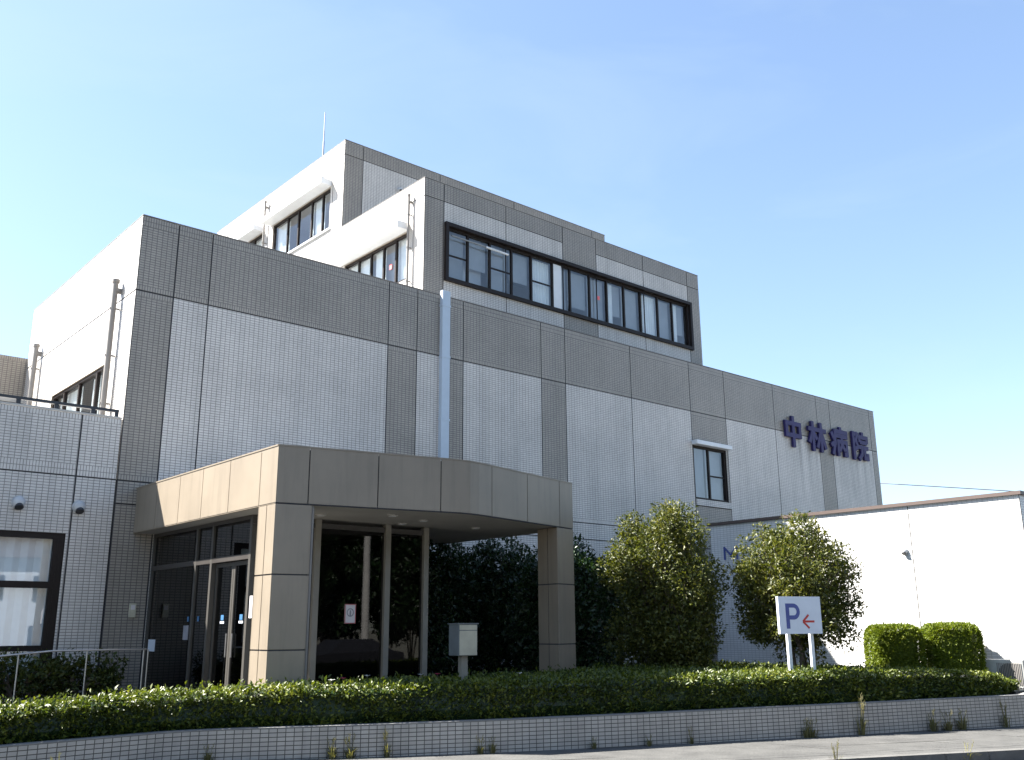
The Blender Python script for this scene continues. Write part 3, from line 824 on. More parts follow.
# glazed vestibule under the canopy
VX0, VX1, VY = 6.51, 9.72, -4.0
ves = MB()
ZC = ZB - .013
ves.box((VX0 - .03, VY - .03, ZC - .14), (VX1 + .03, VY + .05, ZC - .062), 'dark_alu')
vs = ves.build('entrance_vestibule', B)
for nm, a, b in (('header', (VX0 - .03, VY + .052, 2.44), (VX0 + .04, -.03, 2.52)), ('top_rail', (VX0 - .03, VY + .052, ZC - .06), (VX0 + .04, -.03, ZC - .002)),
                 ('bottom_rail', (VX0 - .03, VY - .03, .17), (VX1 + .03, VY + .05, .27)), ('top_rail', (VX1 - .04, VY + .052, ZC - .06), (VX1 + .03, -.03, ZC - .003)),
                 ('bottom_rail', (VX0 - .03, -1.25, .17), (VX0 + .04, -.03, .25))):
    q = MB(); q.box(a, b, 'dark_alu'); q.build(nm, vs)
for y in (-.06, -1.98, -2.6, VY + .03):
    q = MB(); q.box((VX0 - .032, y - .035, .18), (VX0 + .042, y + .035, ZC - .003), 'door_alu'); q.build('post', vs)
for x in (7.58, 8.9, VX1 - .04):
    q = MB(); q.box((x - .05, VY - .06, .18), (x + .05, VY + .052, ZC - .004), 'alu'); q.build('post', vs)
for y0, y1 in ((-1.945, -.095), (-2.565, -2.015)):
    q = MB(); q.face([(VX0, y1, .25), (VX0, y0, .25), (VX0, y0, 2.44), (VX0, y1, 2.44)], 'dark_glass'); q.build('pane', vs)
for y0, y1 in ((-1.945, -.095), (-2.565, -2.015), (-3.93, -2.635)):
    q = MB(); q.face([(VX0, y1, 2.52), (VX0, y0, 2.52), (VX0, y0, ZC - .06), (VX0, y1, ZC - .06)], 'dark_glass'); q.build('pane', vs)
for x0, x1 in ((VX0 + .04, 7.53), (7.63, 8.85), (8.95, VX1 - .09)):
    q = MB(); q.face([(x0, VY, .27), (x1, VY, .27), (x1, VY, ZC - .14), (x0, VY, ZC - .14)], 'dark_glass'); q.build('pane', vs)
q = MB(); q.face([(VX1, VY + .03, .2), (VX1, -.05, .2), (VX1, -.05, ZC - .06), (VX1, VY + .03, ZC - .06)], 'dark_glass'); q.build('pane', vs)
for y0, y1, hx in ((-3.29, -2.64, -3.2), (-3.95, -3.30, -3.4)):
    d = MB()
    d.box((VX0 + .045, y0, .2), (VX0 + .085, y0 + .055, 2.43), 'door_alu'); d.box((VX0 + .045, y1 - .055, .2), (VX0 + .085, y1, 2.43), 'door_alu')
    d.box((VX0 + .045, y0 + .055, 2.37), (VX0 + .085, y1 - .055, 2.43), 'door_alu'); d.box((VX0 + .045, y0 + .055, .2), (VX0 + .085, y1 - .055, .3), 'door_alu')
    do = d.build('sliding_door', vs)
    q = MB(); q.face([(VX0 + .065, y1 - .055, .3), (VX0 + .065, y0 + .055, .3), (VX0 + .065, y0 + .055, 2.37), (VX0 + .065, y1 - .055, 2.37)], 'dark_glass'); q.build('pane', do)
    q = MB(); q.box((VX0 + .03, hx - .015, 1.0), (VX0 + .044, hx + .015, 1.35), 'steel'); q.build('handle', do)
    ym = (y0 + y1) / 2
    q = MB(); q.box((VX0 + .058, ym - .05, 1.55), (VX0 + .063, ym + .05, 1.63), 'blue_sticker'); q.box((VX0 + .058, ym - .07, 1.50), (VX0 + .063, ym + .07, 1.535), 'sign_white')
    q.build('sticker', do)
q = MB()
for y in (-1.8, -2.2): q.box((VX0 - .008, y - .03, 1.54), (VX0 - .002, y + .03, 1.62), 'blue_sticker')
q.build('sticker', vs)
q = MB(); q.box((VX0 - .012, -1.85, 1.25), (VX0 - .003, -1.65, 1.48), 'paper_grey'); q.build('notice', vs)
q = MB(); q.box((VX0 - .012, -.45, 1.05), (VX0 - .003, -.15, 1.25), 'sign_white'); q.build('notice', vs)
q = MB(); q.box((6.102, -4.935, 1.56), (6.118, -4.85, 1.86), 'paper'); q.build('notice_plate', can)
# no-smoking style notice on the front glass
q = MB(); cx0, cz0 = 8.24, 1.64
q.box((cx0 - .1, VY - .012, cz0 - .15), (cx0 + .1, VY - .004, cz0 + .15), 'paper')
for a, b, c, d in ((-.1, .1, .138, .15), (-.1, .1, -.15, -.138), (-.1, -.088, -.138, .138), (.088, .1, -.138, .138)):
    q.box((cx0 + a, VY - .0145, cz0 + c), (cx0 + b, VY - .0122, cz0 + d), 'paper_red')
for k in range(20):
    t0, t1 = 2 * math.pi * k / 20, 2 * math.pi * (k + 1) / 20
    q.face([(cx0 + .066 * math.cos(t0), VY - .0135, cz0 + .02 + .066 * math.sin(t0)), (cx0 + .066 * math.cos(t1), VY - .0135, cz0 + .02 + .066 * math.sin(t1)), (cx0 + .05 * math.cos(t1), VY - .0135, cz0 + .02 + .05 * math.sin(t1)), (cx0 + .05 * math.cos(t0), VY - .0135, cz0 + .02 + .05 * math.sin(t0))], 'paper_grey')
q.box((cx0 - .012, VY - .0145, cz0 - .03), (cx0 + .012, VY - .0122, cz0 + .055), 'paper_grey')
q.build('notice', vs)
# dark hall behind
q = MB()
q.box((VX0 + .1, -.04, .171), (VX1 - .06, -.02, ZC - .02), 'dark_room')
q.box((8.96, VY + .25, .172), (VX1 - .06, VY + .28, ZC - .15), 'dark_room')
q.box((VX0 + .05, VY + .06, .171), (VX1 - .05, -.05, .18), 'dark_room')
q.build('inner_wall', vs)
# ================================================================== freestanding annex on the right
AX, AY0, AY1, AZ = 19.4, -10.05, -2.63, 3.91
A = thing('annex_building', (AX, AY0, .0), 'low tiled annex, coloured pale to suggest sun glare, with brown coping, sunlit side wall at the right', 'building')
FA = Face('x', AX); FAf = Face('y', AY0)
mb = MB()
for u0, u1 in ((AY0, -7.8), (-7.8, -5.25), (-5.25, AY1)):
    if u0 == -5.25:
        FA.panel(mb, u0, u1, -.4, AZ - .07, 'glare_paled_tile', gap=.008)
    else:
        FA.panel(mb, u0, u1, -.4, AZ - .07, 'glare_paled_tile', gap=.008)
FA.fill(mb, AY0, AY1, -.4, AZ - .1, 'joint', (), -.02)
for u0, u1 in ((AX, AX + 4), (AX + 4, AX + 10)): FAf.panel(mb, u0, u1, -.6, AZ - .07, 'glare_paled_tile', gap=.008)
FAf.fill(mb, AX, AX + 10, -.6, AZ - .1, 'joint', (), -.02)
mb.face([(AX + 10, AY0, -.6), (AX + 10, AY1, -.6), (AX + 10, AY1, AZ - .07), (AX + 10, AY0, AZ - .07)], 'glare_paled_tile', [(0, 0), (7.5, 0), (7.5, 4), (0, 4)])
mb.face([(AX + 10, AY1, -.6), (AX, AY1, -.6), (AX, AY1, AZ - .07), (AX + 10, AY1, AZ - .07)], 'glare_paled_tile', [(0, 0), (10, 0), (10, 4), (0, 4)])
mb.face([(AX, AY0, AZ - .12), (AX + 10, AY0, AZ - .12), (AX + 10, AY1, AZ - .12), (AX, AY1, AZ - .12)], 'coping')
mb.build('wall', A)
mb = MB()
mb.box((AX - .05, AY0 - .05, AZ - .07), (AX + .2, AY1 + .05, AZ), 'brown_coping'); mb.box((AX + .202, AY0 - .05, AZ - .07), (AX + 10.05, AY0 + .2, AZ - .001), 'brown_coping')
mb.build('coping', A)
vent('vent_cap', (AX, -7.64, 2.91), (-1, 0, 0), .065, A, L=.035)
q = strokes([[(0, 0), (0, 1)], [(0, 1), (.5, .35), (1, 1)], [(1, 0), (1, 1)]], 0, 1, 0, 1, .12, FA, .004, .03, 'sign_blue')
q.v = [(x, -3.05 - (y) * .36, 3.0 + z * .28) for x, y, z in q.v]; q.build('wall_letter', A)

# ================================================================== planter wall
mb = MB()
L = 0
for a, b in zip(W, W[1:]):
    d = math.hypot(b[0] - a[0], b[1] - a[1]); za, zb_ = -.75, -.75
    mb.face([(a[0], a[1], za), (b[0], b[1], zb_), (b[0], b[1], .25), (a[0], a[1], .25)], 'wall_tile', [(L, za), (L + d, zb_), (L + d, .25), (L, .25)])
    L += d
e = W[-1]
mb.face([(e[0], e[1], -.75), (19.35, -10.1, -.75), (19.35, -10.1, .25), (e[0], e[1], .25)], 'wall_tile', [(L, -.75), (L + 2, -.75), (L + 2, .25), (L, .25)])
body = mb.build('planter_wall')
tag(body, 'low grey tiled retaining wall curving along the sidewalk below the hedge', 'wall')
mb = MB()
WW = W + [(19.35, -10.1)]
for a, b in zip(WW, WW[1:]):
    mb.prism([(a[0], a[1] - .003), (b[0], b[1] - .003), (b[0], b[1] + .16), (a[0], a[1] + .16)], .25, .262, 'cap')
mb.build('coping', body)

# ================================================================== foliage
def leaf_mesh(name, pts, size, mat, upbias=.5, out=None, jitter=.35, aspect=.5, smat=None):
    """one small folded leaf at every point"""
    N = len(pts)
    d = rng.normal(size=(N, 3)); d /= np.linalg.norm(d, axis=1)[:, None]
    if out is not None: d = d * .9 + out * 1.0
    d[:, 2] += upbias * .3
    d /= np.linalg.norm(d, axis=1)[:, None]
    n = rng.normal(size=(N, 3)); n[:, 2] += upbias * 2.0
    if out is not None: n += out * .9
    n -= (n * d).sum(1)[:, None] * d; n /= np.linalg.norm(n, axis=1)[:, None]
    s = np.cross(d, n)
    ln = size * (1 + jitter * rng.normal(size=N)).clip(.4, 1.8)
    wd = ln * aspect
    V = np.empty((N, 4, 3))
    V[:, 0] = pts - d * ln[:, None] * .5
    V[:, 2] = pts + d * ln[:, None] * .5 - n * ln[:, None] * .12
    V[:, 1] = pts + s * wd[:, None] * .5 + n * ln[:, None] * .10
    V[:, 3] = pts - s * wd[:, None] * .5 + n * ln[:, None] * .10
    me = bpy.data.meshes.new(name)
    me.vertices.add(N * 4); me.vertices.foreach_set('co', V.reshape(-1))
    me.loops.add(N * 6); b = np.arange(N)[:, None] * 4
    idx = (b + np.array([0, 1, 2, 0, 2, 3])[None]).reshape(-1)
    me.loops.foreach_set('vertex_index', idx.astype(np.int32))
    me.polygons.add(N * 2); me.polygons.foreach_set('loop_start', np.arange(N * 2, dtype=np.int32) * 3)
    me.polygons.foreach_set('loop_total', np.full(N * 2, 3, dtype=np.int32))
    me.materials.append(M[mat]); me.update(calc_edges=True); me.validate()
    return me


def mesh_obj(name, me, parent=None):
    o = bpy.data.objects.new(name, me); COL.objects.link(o)
    if parent is not None: attach(o, parent)
    return o


def vnoise(x, y, s=1.0, ph=0):
    return (np.sin(x * 2.1 * s + ph) * np.cos(y * 1.7 * s - ph) + .6 * np.sin(x * 4.7 * s + y * 3.9 * s + ph * 2) + .4 * np.sin(x * 9.1 * s - y * 7.7 * s)) / 2


# ---- the wide clipped hedge filling the planter
HF = [(-2, -6.3), (2.79, -6.02), (4.55, -5.86), (5.4, -6.08), (6.8, -6.76), (8.35, -7.42), (10.1, -8.02), (11.9, -8.55), (14.4, -9.32), (16.6, -9.95), (17.2, -10.1), (18.8, -9.8)]
HB = [(-2, -5.5), (2.9, -5.35), (4.6, -5.1), (6.2, -5.55), (8.05, -5.6), (9.2, -6.0), (10.5, -5.85), (11.9, -5.5), (13, -5.0), (14.5, -4.6), (18.3, -3.7), (18.8, -3.6)]


def hz(x, t):
    z = np.interp(x, [-2, 2.8, 4.5, 6, 9, 13, 16.2, 17.3, 18.2, 19.4], [.60, .63, .68, .72, .73, .74, .70, .62, .48, .40])
    return z


xs_ = np.linspace(-2, 18.8, 180)
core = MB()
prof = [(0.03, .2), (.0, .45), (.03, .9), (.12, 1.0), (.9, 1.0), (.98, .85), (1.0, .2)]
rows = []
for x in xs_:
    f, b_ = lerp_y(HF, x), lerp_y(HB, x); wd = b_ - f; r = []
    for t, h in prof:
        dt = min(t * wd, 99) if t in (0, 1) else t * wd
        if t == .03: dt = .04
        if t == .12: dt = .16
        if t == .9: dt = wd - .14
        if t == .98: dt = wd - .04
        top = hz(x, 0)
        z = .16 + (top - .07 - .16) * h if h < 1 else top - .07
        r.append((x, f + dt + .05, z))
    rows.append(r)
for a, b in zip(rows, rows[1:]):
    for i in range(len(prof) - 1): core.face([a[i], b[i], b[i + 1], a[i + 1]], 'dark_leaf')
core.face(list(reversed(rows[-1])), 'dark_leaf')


def hedge_points():
    P = []; O = []
    def seg(n, fn):
        P.append(fn[0]); O.append(fn[1])
    # front
    N = 30000; x = rng.uniform(-2, 18.8, N); f = np.interp(x, [p[0] for p in HF], [p[1] for p in HF]); top = hz(x, 0)
    h = rng.uniform(0, 1, N) ** .8
    z = .24 + (top - .24) * h
    bul = .05 * vnoise(x, z * 2, 2.0) + .035 * rng.normal(size=N)
    y = f + .03 - bul + np.where(h > .85, (h - .85) * .7, 0)
    P.append(np.stack([x, y, z], 1)); O.append(np.tile([-.25, -.95, .25], (N, 1)))
    # top
    N = 52000; x = rng.uniform(-2, 18.8, N); f = np.interp(x, [p[0] for p in HF], [p[1] for p in HF]); b_ = np.interp(x, [p[0] for p in HB], [p[1] for p in HB])
    t = rng.uniform(0, 1, N); y = f + (b_ - f) * t
    keep = rng.uniform(0, 1, N) < np.clip((b_ - f) / 2.6, .25, 1)
    x, y, t, f, b_ = x[keep], y[keep], t[keep], f[keep], b_[keep]
    edge = np.minimum(y - f, b_ - y)
    z = hz(x, t) - .03 + .03 * vnoise(x, y, 1.6, 1.3) + .028 * rng.normal(size=len(x)) - np.clip(.12 - edge, 0, .12) * .55
    P.append(np.stack([x, y, z], 1)); O.append(np.tile([0, -.1, .9], (len(x), 1)))
    # back
    N = 9000; x = rng.uniform(-2, 18.8, N); b_ = np.interp(x, [p[0] for p in HB], [p[1] for p in HB]); top = hz(x, 0)
    z = .2 + (top - .2) * rng.uniform(0, 1, N); y = b_ + .04 * rng.normal(size=N)
    P.append(np.stack([x, y, z], 1)); O.append(np.tile([0, .9, .2], (N, 1)))
    # right end
    N = 2500; t = rng.uniform(0, 1, N); y = -9.7 + t * 6.2; z = .2 + .22 * rng.uniform(0, 1, N)
    P.append(np.stack([np.full(N, 18.82) + .04 * rng.normal(size=N), y, z], 1)); O.append(np.tile([.9, 0, .2], (N, 1)))
    # stray shoots
    N = 900; x = rng.uniform(-2, 19, N); f = np.interp(x, [p[0] for p in HF], [p[1] for p in HF]); b_ = np.interp(x, [p[0] for p in HB], [p[1] for p in HB])
    y = f + (b_ - f) * rng.uniform(0, 1, N); z = hz(x, 0) + rng.uniform(0, .08, N)
    P.append(np.stack([x, y, z], 1)); O.append(np.tile([0, 0, 1.], (N, 1)))
    return np.concatenate(P), np.concatenate(O)


H = thing('hedge', (8, -6.5, .2), 'long clipped evergreen hedge filling the bed above the tiled planter wall', 'hedge')
p_, o_ = hedge_points()
mesh_obj('foliage', leaf_mesh('hedge_foliage', p_, .052, 'hedge_leaf', .6, o_), H)
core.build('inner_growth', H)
mb = MB()
mb.prism([(x, y - .04) for x, y in HF] + [(x, y + .1) for x, y in reversed(HB)], .172, .2, 'soil'); tag(mb.build('planting_soil'), kind='structure')
for (x, y, z, mt) in ((6.95, -6.0, .76, 'flower_red'), (7.2, -6.2, .79, 'flower_white'), (8.0, -6.3, .78, 'flower_white'), (8.25, -6.35, .78, 'flower_red'), (9.2, -7.0, .78, 'flower_white'), (6.6, -6.3, .76, 'flower_white')):
    q = MB()
    for k in range(5):
        a = 2 * math.pi * k / 5
        q.face([(x, y, z), (x + .035 * math.cos(a - .5), y + .035 * math.sin(a - .5), z + .015), (x + .05 * math.cos(a), y + .05 * math.sin(a), z + .02), (x + .035 * math.cos(a + .5), y + .035 * math.sin(a + .5), z + .015)], mt)
    q.tube([(x, y, z - .1), (x, y, z)], .005, 'bark', 5); q.build('flower', H)


def crown_points(centers, radii, per, flat=1.0):
    P = []; O = []
    for c, r in zip(centers, radii):
        n = max(8, int(per * r ** 1.7))
        d = rng.normal(size=(n, 3)); d /= np.linalg.norm(d, axis=1)[:, None]
        rr = r * rng.uniform(.25, 1.0, n) ** .55
        p = np.array(c) + d * rr[:, None] * np.array([1, 1, flat]); P.append(p); O.append(d)
    return np.concatenate(P), np.concatenate(O)


def limb(mb, a, b, r0, r1, seg=4, wob=.06, mat='bark'):
    a = Vector(a); b = Vector(b); pts = [a.lerp(b, i / seg) + (Vector((random.uniform(-wob, wob), random.uniform(-wob, wob), 0)) if 0 < i < seg else Vector()) for i in range(seg + 1)]
    mb.tube(pts, [r0 + (r1 - r0) * i / seg for i in range(seg + 1)], mat, 7)


def tree(name, base, ext, zlo, zhi, ncl, per, rc, leaf, mat, label, cat, stems=4, group=None, flatb=.0, lean=(0, 0), size_mid=.5, shell=.62, low=.0, sq=2.8):
    """multi-stemmed tree: stems fan out to leaf clusters scattered in an uneven ellipsoid"""
    T = thing(name, base, label, cat, group)
    bx, by, bz = base
    cen = []; rad = []
    tries = 0
    zc = (zlo + zhi) / 2; hz_ = (zhi - zlo) / 2
    while len(cen) < ncl and tries < 20000:
        tries += 1
        d = rng.normal(size=3); d /= np.linalg.norm(d)
        q = rng.uniform(shell, .93) if rng.uniform() < .8 else rng.uniform(.15, shell)
        zf = d[2]
        d = d / (np.abs(d) ** sq).sum() ** (1 / sq)
        f = 1.0 + .06 * math.sin(3 * math.atan2(d[1], d[0]) + bx) + .05 * math.sin(5 * zf + by)
        wx = ext[0] * f; wy = ext[1] * f
        c = np.array([bx + lean[0] + d[0] * wx * q, by + lean[1] + d[1] * wy * q, zc + d[2] * hz_ * q])
        if flatb and c[2] < zc: c[:2] = np.array([bx, by]) + (c[:2] - np.array([bx, by])) * 1.0
        r = rc * rng.uniform(.6, 1.25)
        cen.append(c); rad.append(r)
    tr = MB()
    tips = []
    for k in range(stems):
        a = 2 * math.pi * k / stems + .4
        top = Vector((bx + lean[0] * .5 + .34 * ext[0] * math.cos(a), by + lean[1] * .5 + .34 * ext[1] * math.sin(a), zlo + (zhi - zlo) * .55))
        s = Vector((bx + .10 * math.cos(a), by + .10 * math.sin(a), bz - .05))
        limb(tr, s, top, .055, .03, 5, .05); tips.append((s, top))
    for c in cen:
        cv = Vector(c); s, top = min(tips, key=lambda st: (st[1] - cv).length)
        t = random.uniform(.45, 1.0); st = s.lerp(top, t)
        limb(tr, st, cv, .02, .006, 3, .05)
    tr.build('trunk', T)
    P, O = crown_points(cen, rad, per)
    k = P[:, 2] > low
    mesh_obj('crown', leaf_mesh(name + '_crown', P[k], leaf, mat, .5, O[k]), T)
    return T


tree('evergreen_tree', (13.66, -6.0, .2), (.93, 1.0), .45, 3.6, 215, 1900, .32, .058, 'tree_leaf', 'dense leafy evergreen tree beside the beige canopy column, its top in the sun', 'tree', stems=5, low=.5, sq=2.5)
tree('small_evergreen_tree', (15.3, -7.62, .2), (1.16, 1.14), .88, 3.34, 215, 1750, .28, .058, 'tree_leaf', 'loose round evergreen tree standing behind the parking sign, with gaps in its crown', 'tree', stems=6, sq=2.15)

# dark shrubs in the shade behind the canopy
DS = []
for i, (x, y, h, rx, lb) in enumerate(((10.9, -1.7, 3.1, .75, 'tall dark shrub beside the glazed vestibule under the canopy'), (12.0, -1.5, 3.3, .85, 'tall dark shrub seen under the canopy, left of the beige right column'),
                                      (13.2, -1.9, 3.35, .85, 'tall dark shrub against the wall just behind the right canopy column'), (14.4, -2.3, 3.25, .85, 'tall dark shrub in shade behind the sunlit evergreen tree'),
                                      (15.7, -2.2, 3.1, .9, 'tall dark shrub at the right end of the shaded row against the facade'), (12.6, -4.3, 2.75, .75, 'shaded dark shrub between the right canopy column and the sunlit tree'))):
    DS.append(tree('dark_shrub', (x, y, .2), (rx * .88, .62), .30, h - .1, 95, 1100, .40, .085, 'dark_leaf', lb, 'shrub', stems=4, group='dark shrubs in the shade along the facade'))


# clipped box shrubs
def box_shrub(base, rot, sx, sy_, h, label):
    T = thing('clipped_shrub', base, label, 'shrub', 'clipped box shrubs by the annex')
    bx, by, bz = base
    N = 17000
    # points on a rounded box
    p = rng.uniform(-1, 1, size=(N, 3)); ax = rng.integers(0, 3, N); sg = np.where(rng.uniform(size=N) < .5, -1, 1)
    p[np.arange(N), ax] = sg
    q = np.sign(p) * np.abs(p)
    k = 5.0; nrm = (np.abs(p) ** k).sum(1) ** (1 / k); u = p / nrm[:, None]
    out = np.sign(p) * np.abs(u) ** (k - 1); out /= np.linalg.norm(out, axis=1)[:, None]
    u = u * (1 + .02 * rng.normal(size=N) + .02 * vnoise(u[:, 0] * 3, u[:, 2] * 3))[:, None] - out * rng.uniform(0, .06, N)[:, None]
    X = u * np.array([sx / 2, sy_ / 2, h / 2]) + np.array([0, 0, h / 2])
    c, s = math.cos(rot), math.sin(rot); R_ = np.array([[c, -s, 0], [s, c, 0], [0, 0, 1]])
    X = X @ R_.T + np.array(base); O = out @ R_.T
    mesh_obj('foliage', leaf_mesh('clipped_foliage', X, .048, 'box_leaf', .4, O), T)
    g = MB(); hx, hy = sx / 2 - .11, sy_ / 2 - .11
    crn = [(bx + c * a - s * b_, by + s * a + c * b_) for a, b_ in ((-hx, -hy * .7), (-hx * .7, -hy), (hx * .7, -hy), (hx, -hy * .7), (hx, hy * .7), (hx * .7, hy), (-hx * .7, hy), (-hx, hy * .7))]
    g.prism(crn, bz, bz + h - .12, 'box_leaf'); g.build('inner_growth', T)
    q = MB(); q.tube([(bx, by, bz - .05), (bx, by, bz + .3)], [.04, .03], 'bark', 7); q.build('trunk', T)
    return T


box_shrub((17.75, -8.05, .2), -.72, .92, .92, 1.22, 'square clipped bright green shrub nearer the parking sign, left of the pair')
box_shrub((18.62, -8.74, .2), -.85, 1.0, .93, 1.24, 'larger square clipped shrub closest to the annex corner, right of the pair')

# low loose shrubs behind the handrail
for i, (x, y, h, rx, lb) in enumerate(((3.4, -.9, .95, .55, 'low yellow-green shrub below the large window at the left edge'), (4.35, -.8, 1.02, .6, 'low yellow-green shrub beside the window frame behind the handrail'), (5.25, -.75, .98, .55, 'low dark green shrub in front of the dark tiled pier by the entrance'))):
    tree('low_shrub', (x, y, .17), (rx, .4), .3, h, 30, 1100, .22, .075, 'shrub_leaf', lb, 'shrub', stems=4, group='low shrubs behind the handrail')

# outdoor air conditioning unit at the annex corner
T = thing('outdoor_unit', (19.05, -9.55, .2), 'small pale grey outdoor air conditioning unit at the foot of the annex corner', 'unit')
q = MB(); q.box((18.9, -9.9, .27), (19.2, -9.2, .78), 'unit_grey'); q.build('casing', T, bevel=.015)
q = MB()
for k in range(15): q.box((18.885, -9.86 + k * .030, .33), (18.897, -9.848 + k * .030, .72), 'grey_pipe')
q.build('fan_grille', T)
q = MB(); q.tube([(18.896, -9.64, .525), (18.888, -9.64, .525)], .19, 'black_metal', 24); q.build('fan', T)
q = MB(); q.box((18.885, -9.36, .36), (18.899, -9.24, .52), 'sign_white'); q.build('cover_plate', T)
for y in (-9.8, -9.3):
    q = MB(); q.box((18.88, y - .04, .19), (19.22, y + .04, .268), 'coping'); q.build('foot', T)
q = MB(); q.tube([(19.1, -9.19, .5), (19.1, -9.08, .5), (19.12, -9.05, .8), (19.3, -9.05, 1.0), (19.398, -9.05, 1.0)], .025, 'cream', 8); q.build('hose', T, smooth=True)

# ================================================================== small site objects
# stainless handrail
T = thing('handrail', (5, -1.6, .17), 'thin stainless steel handrail of the entrance ramp in front of the low shrubs', 'handrail')
q = MB(); q.tube([(-1, -1.7, 1.03), (3.7, -1.7, 1.05), (4.5, -1.7, 1.115), (5.9, -1.7, 1.115)], .016, 'steel', 10); q.build('rail', T, smooth=True)
for x, z in ((.5, 1.03), (2.3, 1.04), (4.02, 1.07), (4.99, 1.11), (5.86, 1.11), (5.93, 1.11)):
    q = MB(); q.tube([(x, -1.7, .15), (x, -1.7, z)], .013, 'steel', 10); q.build('post', T, smooth=True)

# parking sign
SX, SY = 12.82, -9.0
sd = Vector((.955, -.296, 0)); sn = Vector((-.296, -.955, 0))
T = thing('parking_sign', (13.7, -8.65, .2), 'white board with blue P and red left arrow on two white posts in the hedge', 'sign')


class Board:
    def P(s, u, v, off=0.0):
        p = Vector((13.335, -8.515, 0)) + sd * u + sn * off; return (p.x, p.y, v)


BD = Board()


def board_box(mb, u0, u1, v0, v1, o0, o1, mat):
    c = [BD.P(u, v, o) for o in (o0, o1) for (u, v) in ((u0, v0), (u1, v0), (u1, v1), (u0, v1))]
    for f in ((0, 1, 2, 3), (7, 6, 5, 4), (0, 4, 5, 1), (1, 5, 6, 2), (2, 6, 7, 3), (3, 7, 4, 0)): mb.face([c[i] for i in f], mat)


q = MB(); board_box(q, 0, .845, 1.285, 1.865, -.025, .025, 'sign_white'); q.build('board', T)
for u in (.18, .635):
    q = MB(); board_box(q, u, u + .062, .15, 1.8, -.075, -.027, 'white_metal'); q.build('post', T)
q = MB()
pu, pv, ph = .135, 1.365, .39
board_box(q, pu, pu + .07, pv, pv + ph, .0255, .028, 'sign_blue')
for k in range(14):
    t0 = -math.pi / 2 + math.pi * k / 14; t1 = -math.pi / 2 + math.pi * (k + 1) / 14
    cx0, cz0, ro, ri = pu + .155, pv + ph - .125, .125, .06
    q.face([BD.P(cx0 + ri * math.cos(t0), cz0 + ri * math.sin(t0), .028), BD.P(cx0 + ro * math.cos(t0), cz0 + ro * math.sin(t0), .028), BD.P(cx0 + ro * math.cos(t1), cz0 + ro * math.sin(t1), .028), BD.P(cx0 + ri * math.cos(t1), cz0 + ri * math.sin(t1), .028)], 'sign_blue')
board_box(q, pu + .07, pu + .155, pv + ph - .065, pv + ph, .0255, .028, 'sign_blue'); board_box(q, pu + .07, pu + .155, pv + ph - .25, pv + ph - .185, .0255, .028, 'sign_blue')
q.build('letter', T)
q = MB(); au, av = .47, 1.475
board_box(q, au, au + .225, av - .016, av + .016, .0255, .028, 'sign_red')
for s_ in (1, -1):
    a, b = (au - .005, av), (au + .115, av + s_ * .105)
    d = Vector((b[0] - a[0], b[1] - a[1])).normalized(); nn = Vector((-d.y, d.x)) * .017
    q.face([BD.P(a[0] + nn.x, a[1] + nn.y, .0285), BD.P(a[0] - nn.x, a[1] - nn.y, .0285), BD.P(b[0] - nn.x, b[1] - nn.y, .0285), BD.P(b[0] + nn.x, b[1] + nn.y, .0285)], 'sign_red')
q.build('arrow', T)

# steel box on a post
T = thing('post_box', (8.6, -6.45, .2), 'grey and beige metal box on a post in the hedge before the entrance', 'box')
q = MB(); bx, by = 8.62, -6.45
ca, sa = math.cos(-.16), math.sin(-.16)
pl = lambda a, b: (bx + ca * a - sa * b, by + sa * a + ca * b)
q.prism([pl(-.15, -.15), pl(.15, -.15), pl(.15, .15), pl(-.15, .15)], 1.03, 1.46, 'box_grey')
q.build('body', T, bevel=.006)
q = MB(); q.prism([pl(-.14, -.156), pl(.14, -.156), pl(.14, -.151), pl(-.14, -.151)], 1.04, 1.37, 'box_beige'); q.prism([pl(-.14, -.156), pl(.14, -.156), pl(.14, -.151), pl(-.14, -.151)], 1.382, 1.45, 'box_beige'); q.build('front_flap', T)
q = MB(); q.prism([pl(-.165, -.165), pl(.165, -.165), pl(.165, .165), pl(-.165, .165)], 1.461, 1.475, 'box_grey'); q.build('lid', T)
q = MB(); q.prism([pl(-.05, -.05), pl(.05, -.05), pl(.05, .05), pl(-.05, .05)], .2, 1.028, 'alu'); q.build('post', T)


# weeds along the foot of the planter wall
def blade_mesh(name, mat, n, h, spread, stalk=0):
    q = MB()
    for k in range(n):
        a = random.uniform(0, 2 * math.pi); r = random.uniform(0, .05); hh = h * random.uniform(.45, 1.0); sp_ = spread * random.uniform(.2, 1)
        x0, y0 = r * math.cos(a), r * math.sin(a); wv = random.uniform(.004, .009)
        p = [Vector((x0, y0, 0)), Vector((x0 + math.cos(a) * sp_ * .35, y0 + math.sin(a) * sp_ * .35, hh * .65)), Vector((x0 + math.cos(a) * sp_, y0 + math.sin(a) * sp_, hh * random.uniform(.8, 1.0)))]
        s = Vector((-math.sin(a), math.cos(a), 0)) * wv
        q.face([p[0] - s, p[0] + s, p[1] + s * .8, p[1] - s * .8], mat); q.face([p[1] - s * .8, p[1] + s * .8, p[2]], mat)
    for k in range(stalk):
        a = random.uniform(0, 6.28); hh = h * random.uniform(1.1, 1.7); t_ = Vector((math.cos(a) * spread * .5, math.sin(a) * spread * .5, hh))
        q.tube([(0, 0, 0), t_ * .55 + Vector((0, 0, .02)), t_], [.004, .003, .002], mat, 5, caps=False)
        for j in range(9):
            c = t_ * (1 - .035 * j); b_ = random.uniform(0, 6.28)
            q.face([c, c + Vector((math.cos(b_) * .014, math.sin(b_) * .014, .012)), c + Vector((math.cos(b_) * .018, math.sin(b_) * .018, .03))], mat)
    o = q.build(name); me = o.data; bpy.data.objects.remove(o); return me


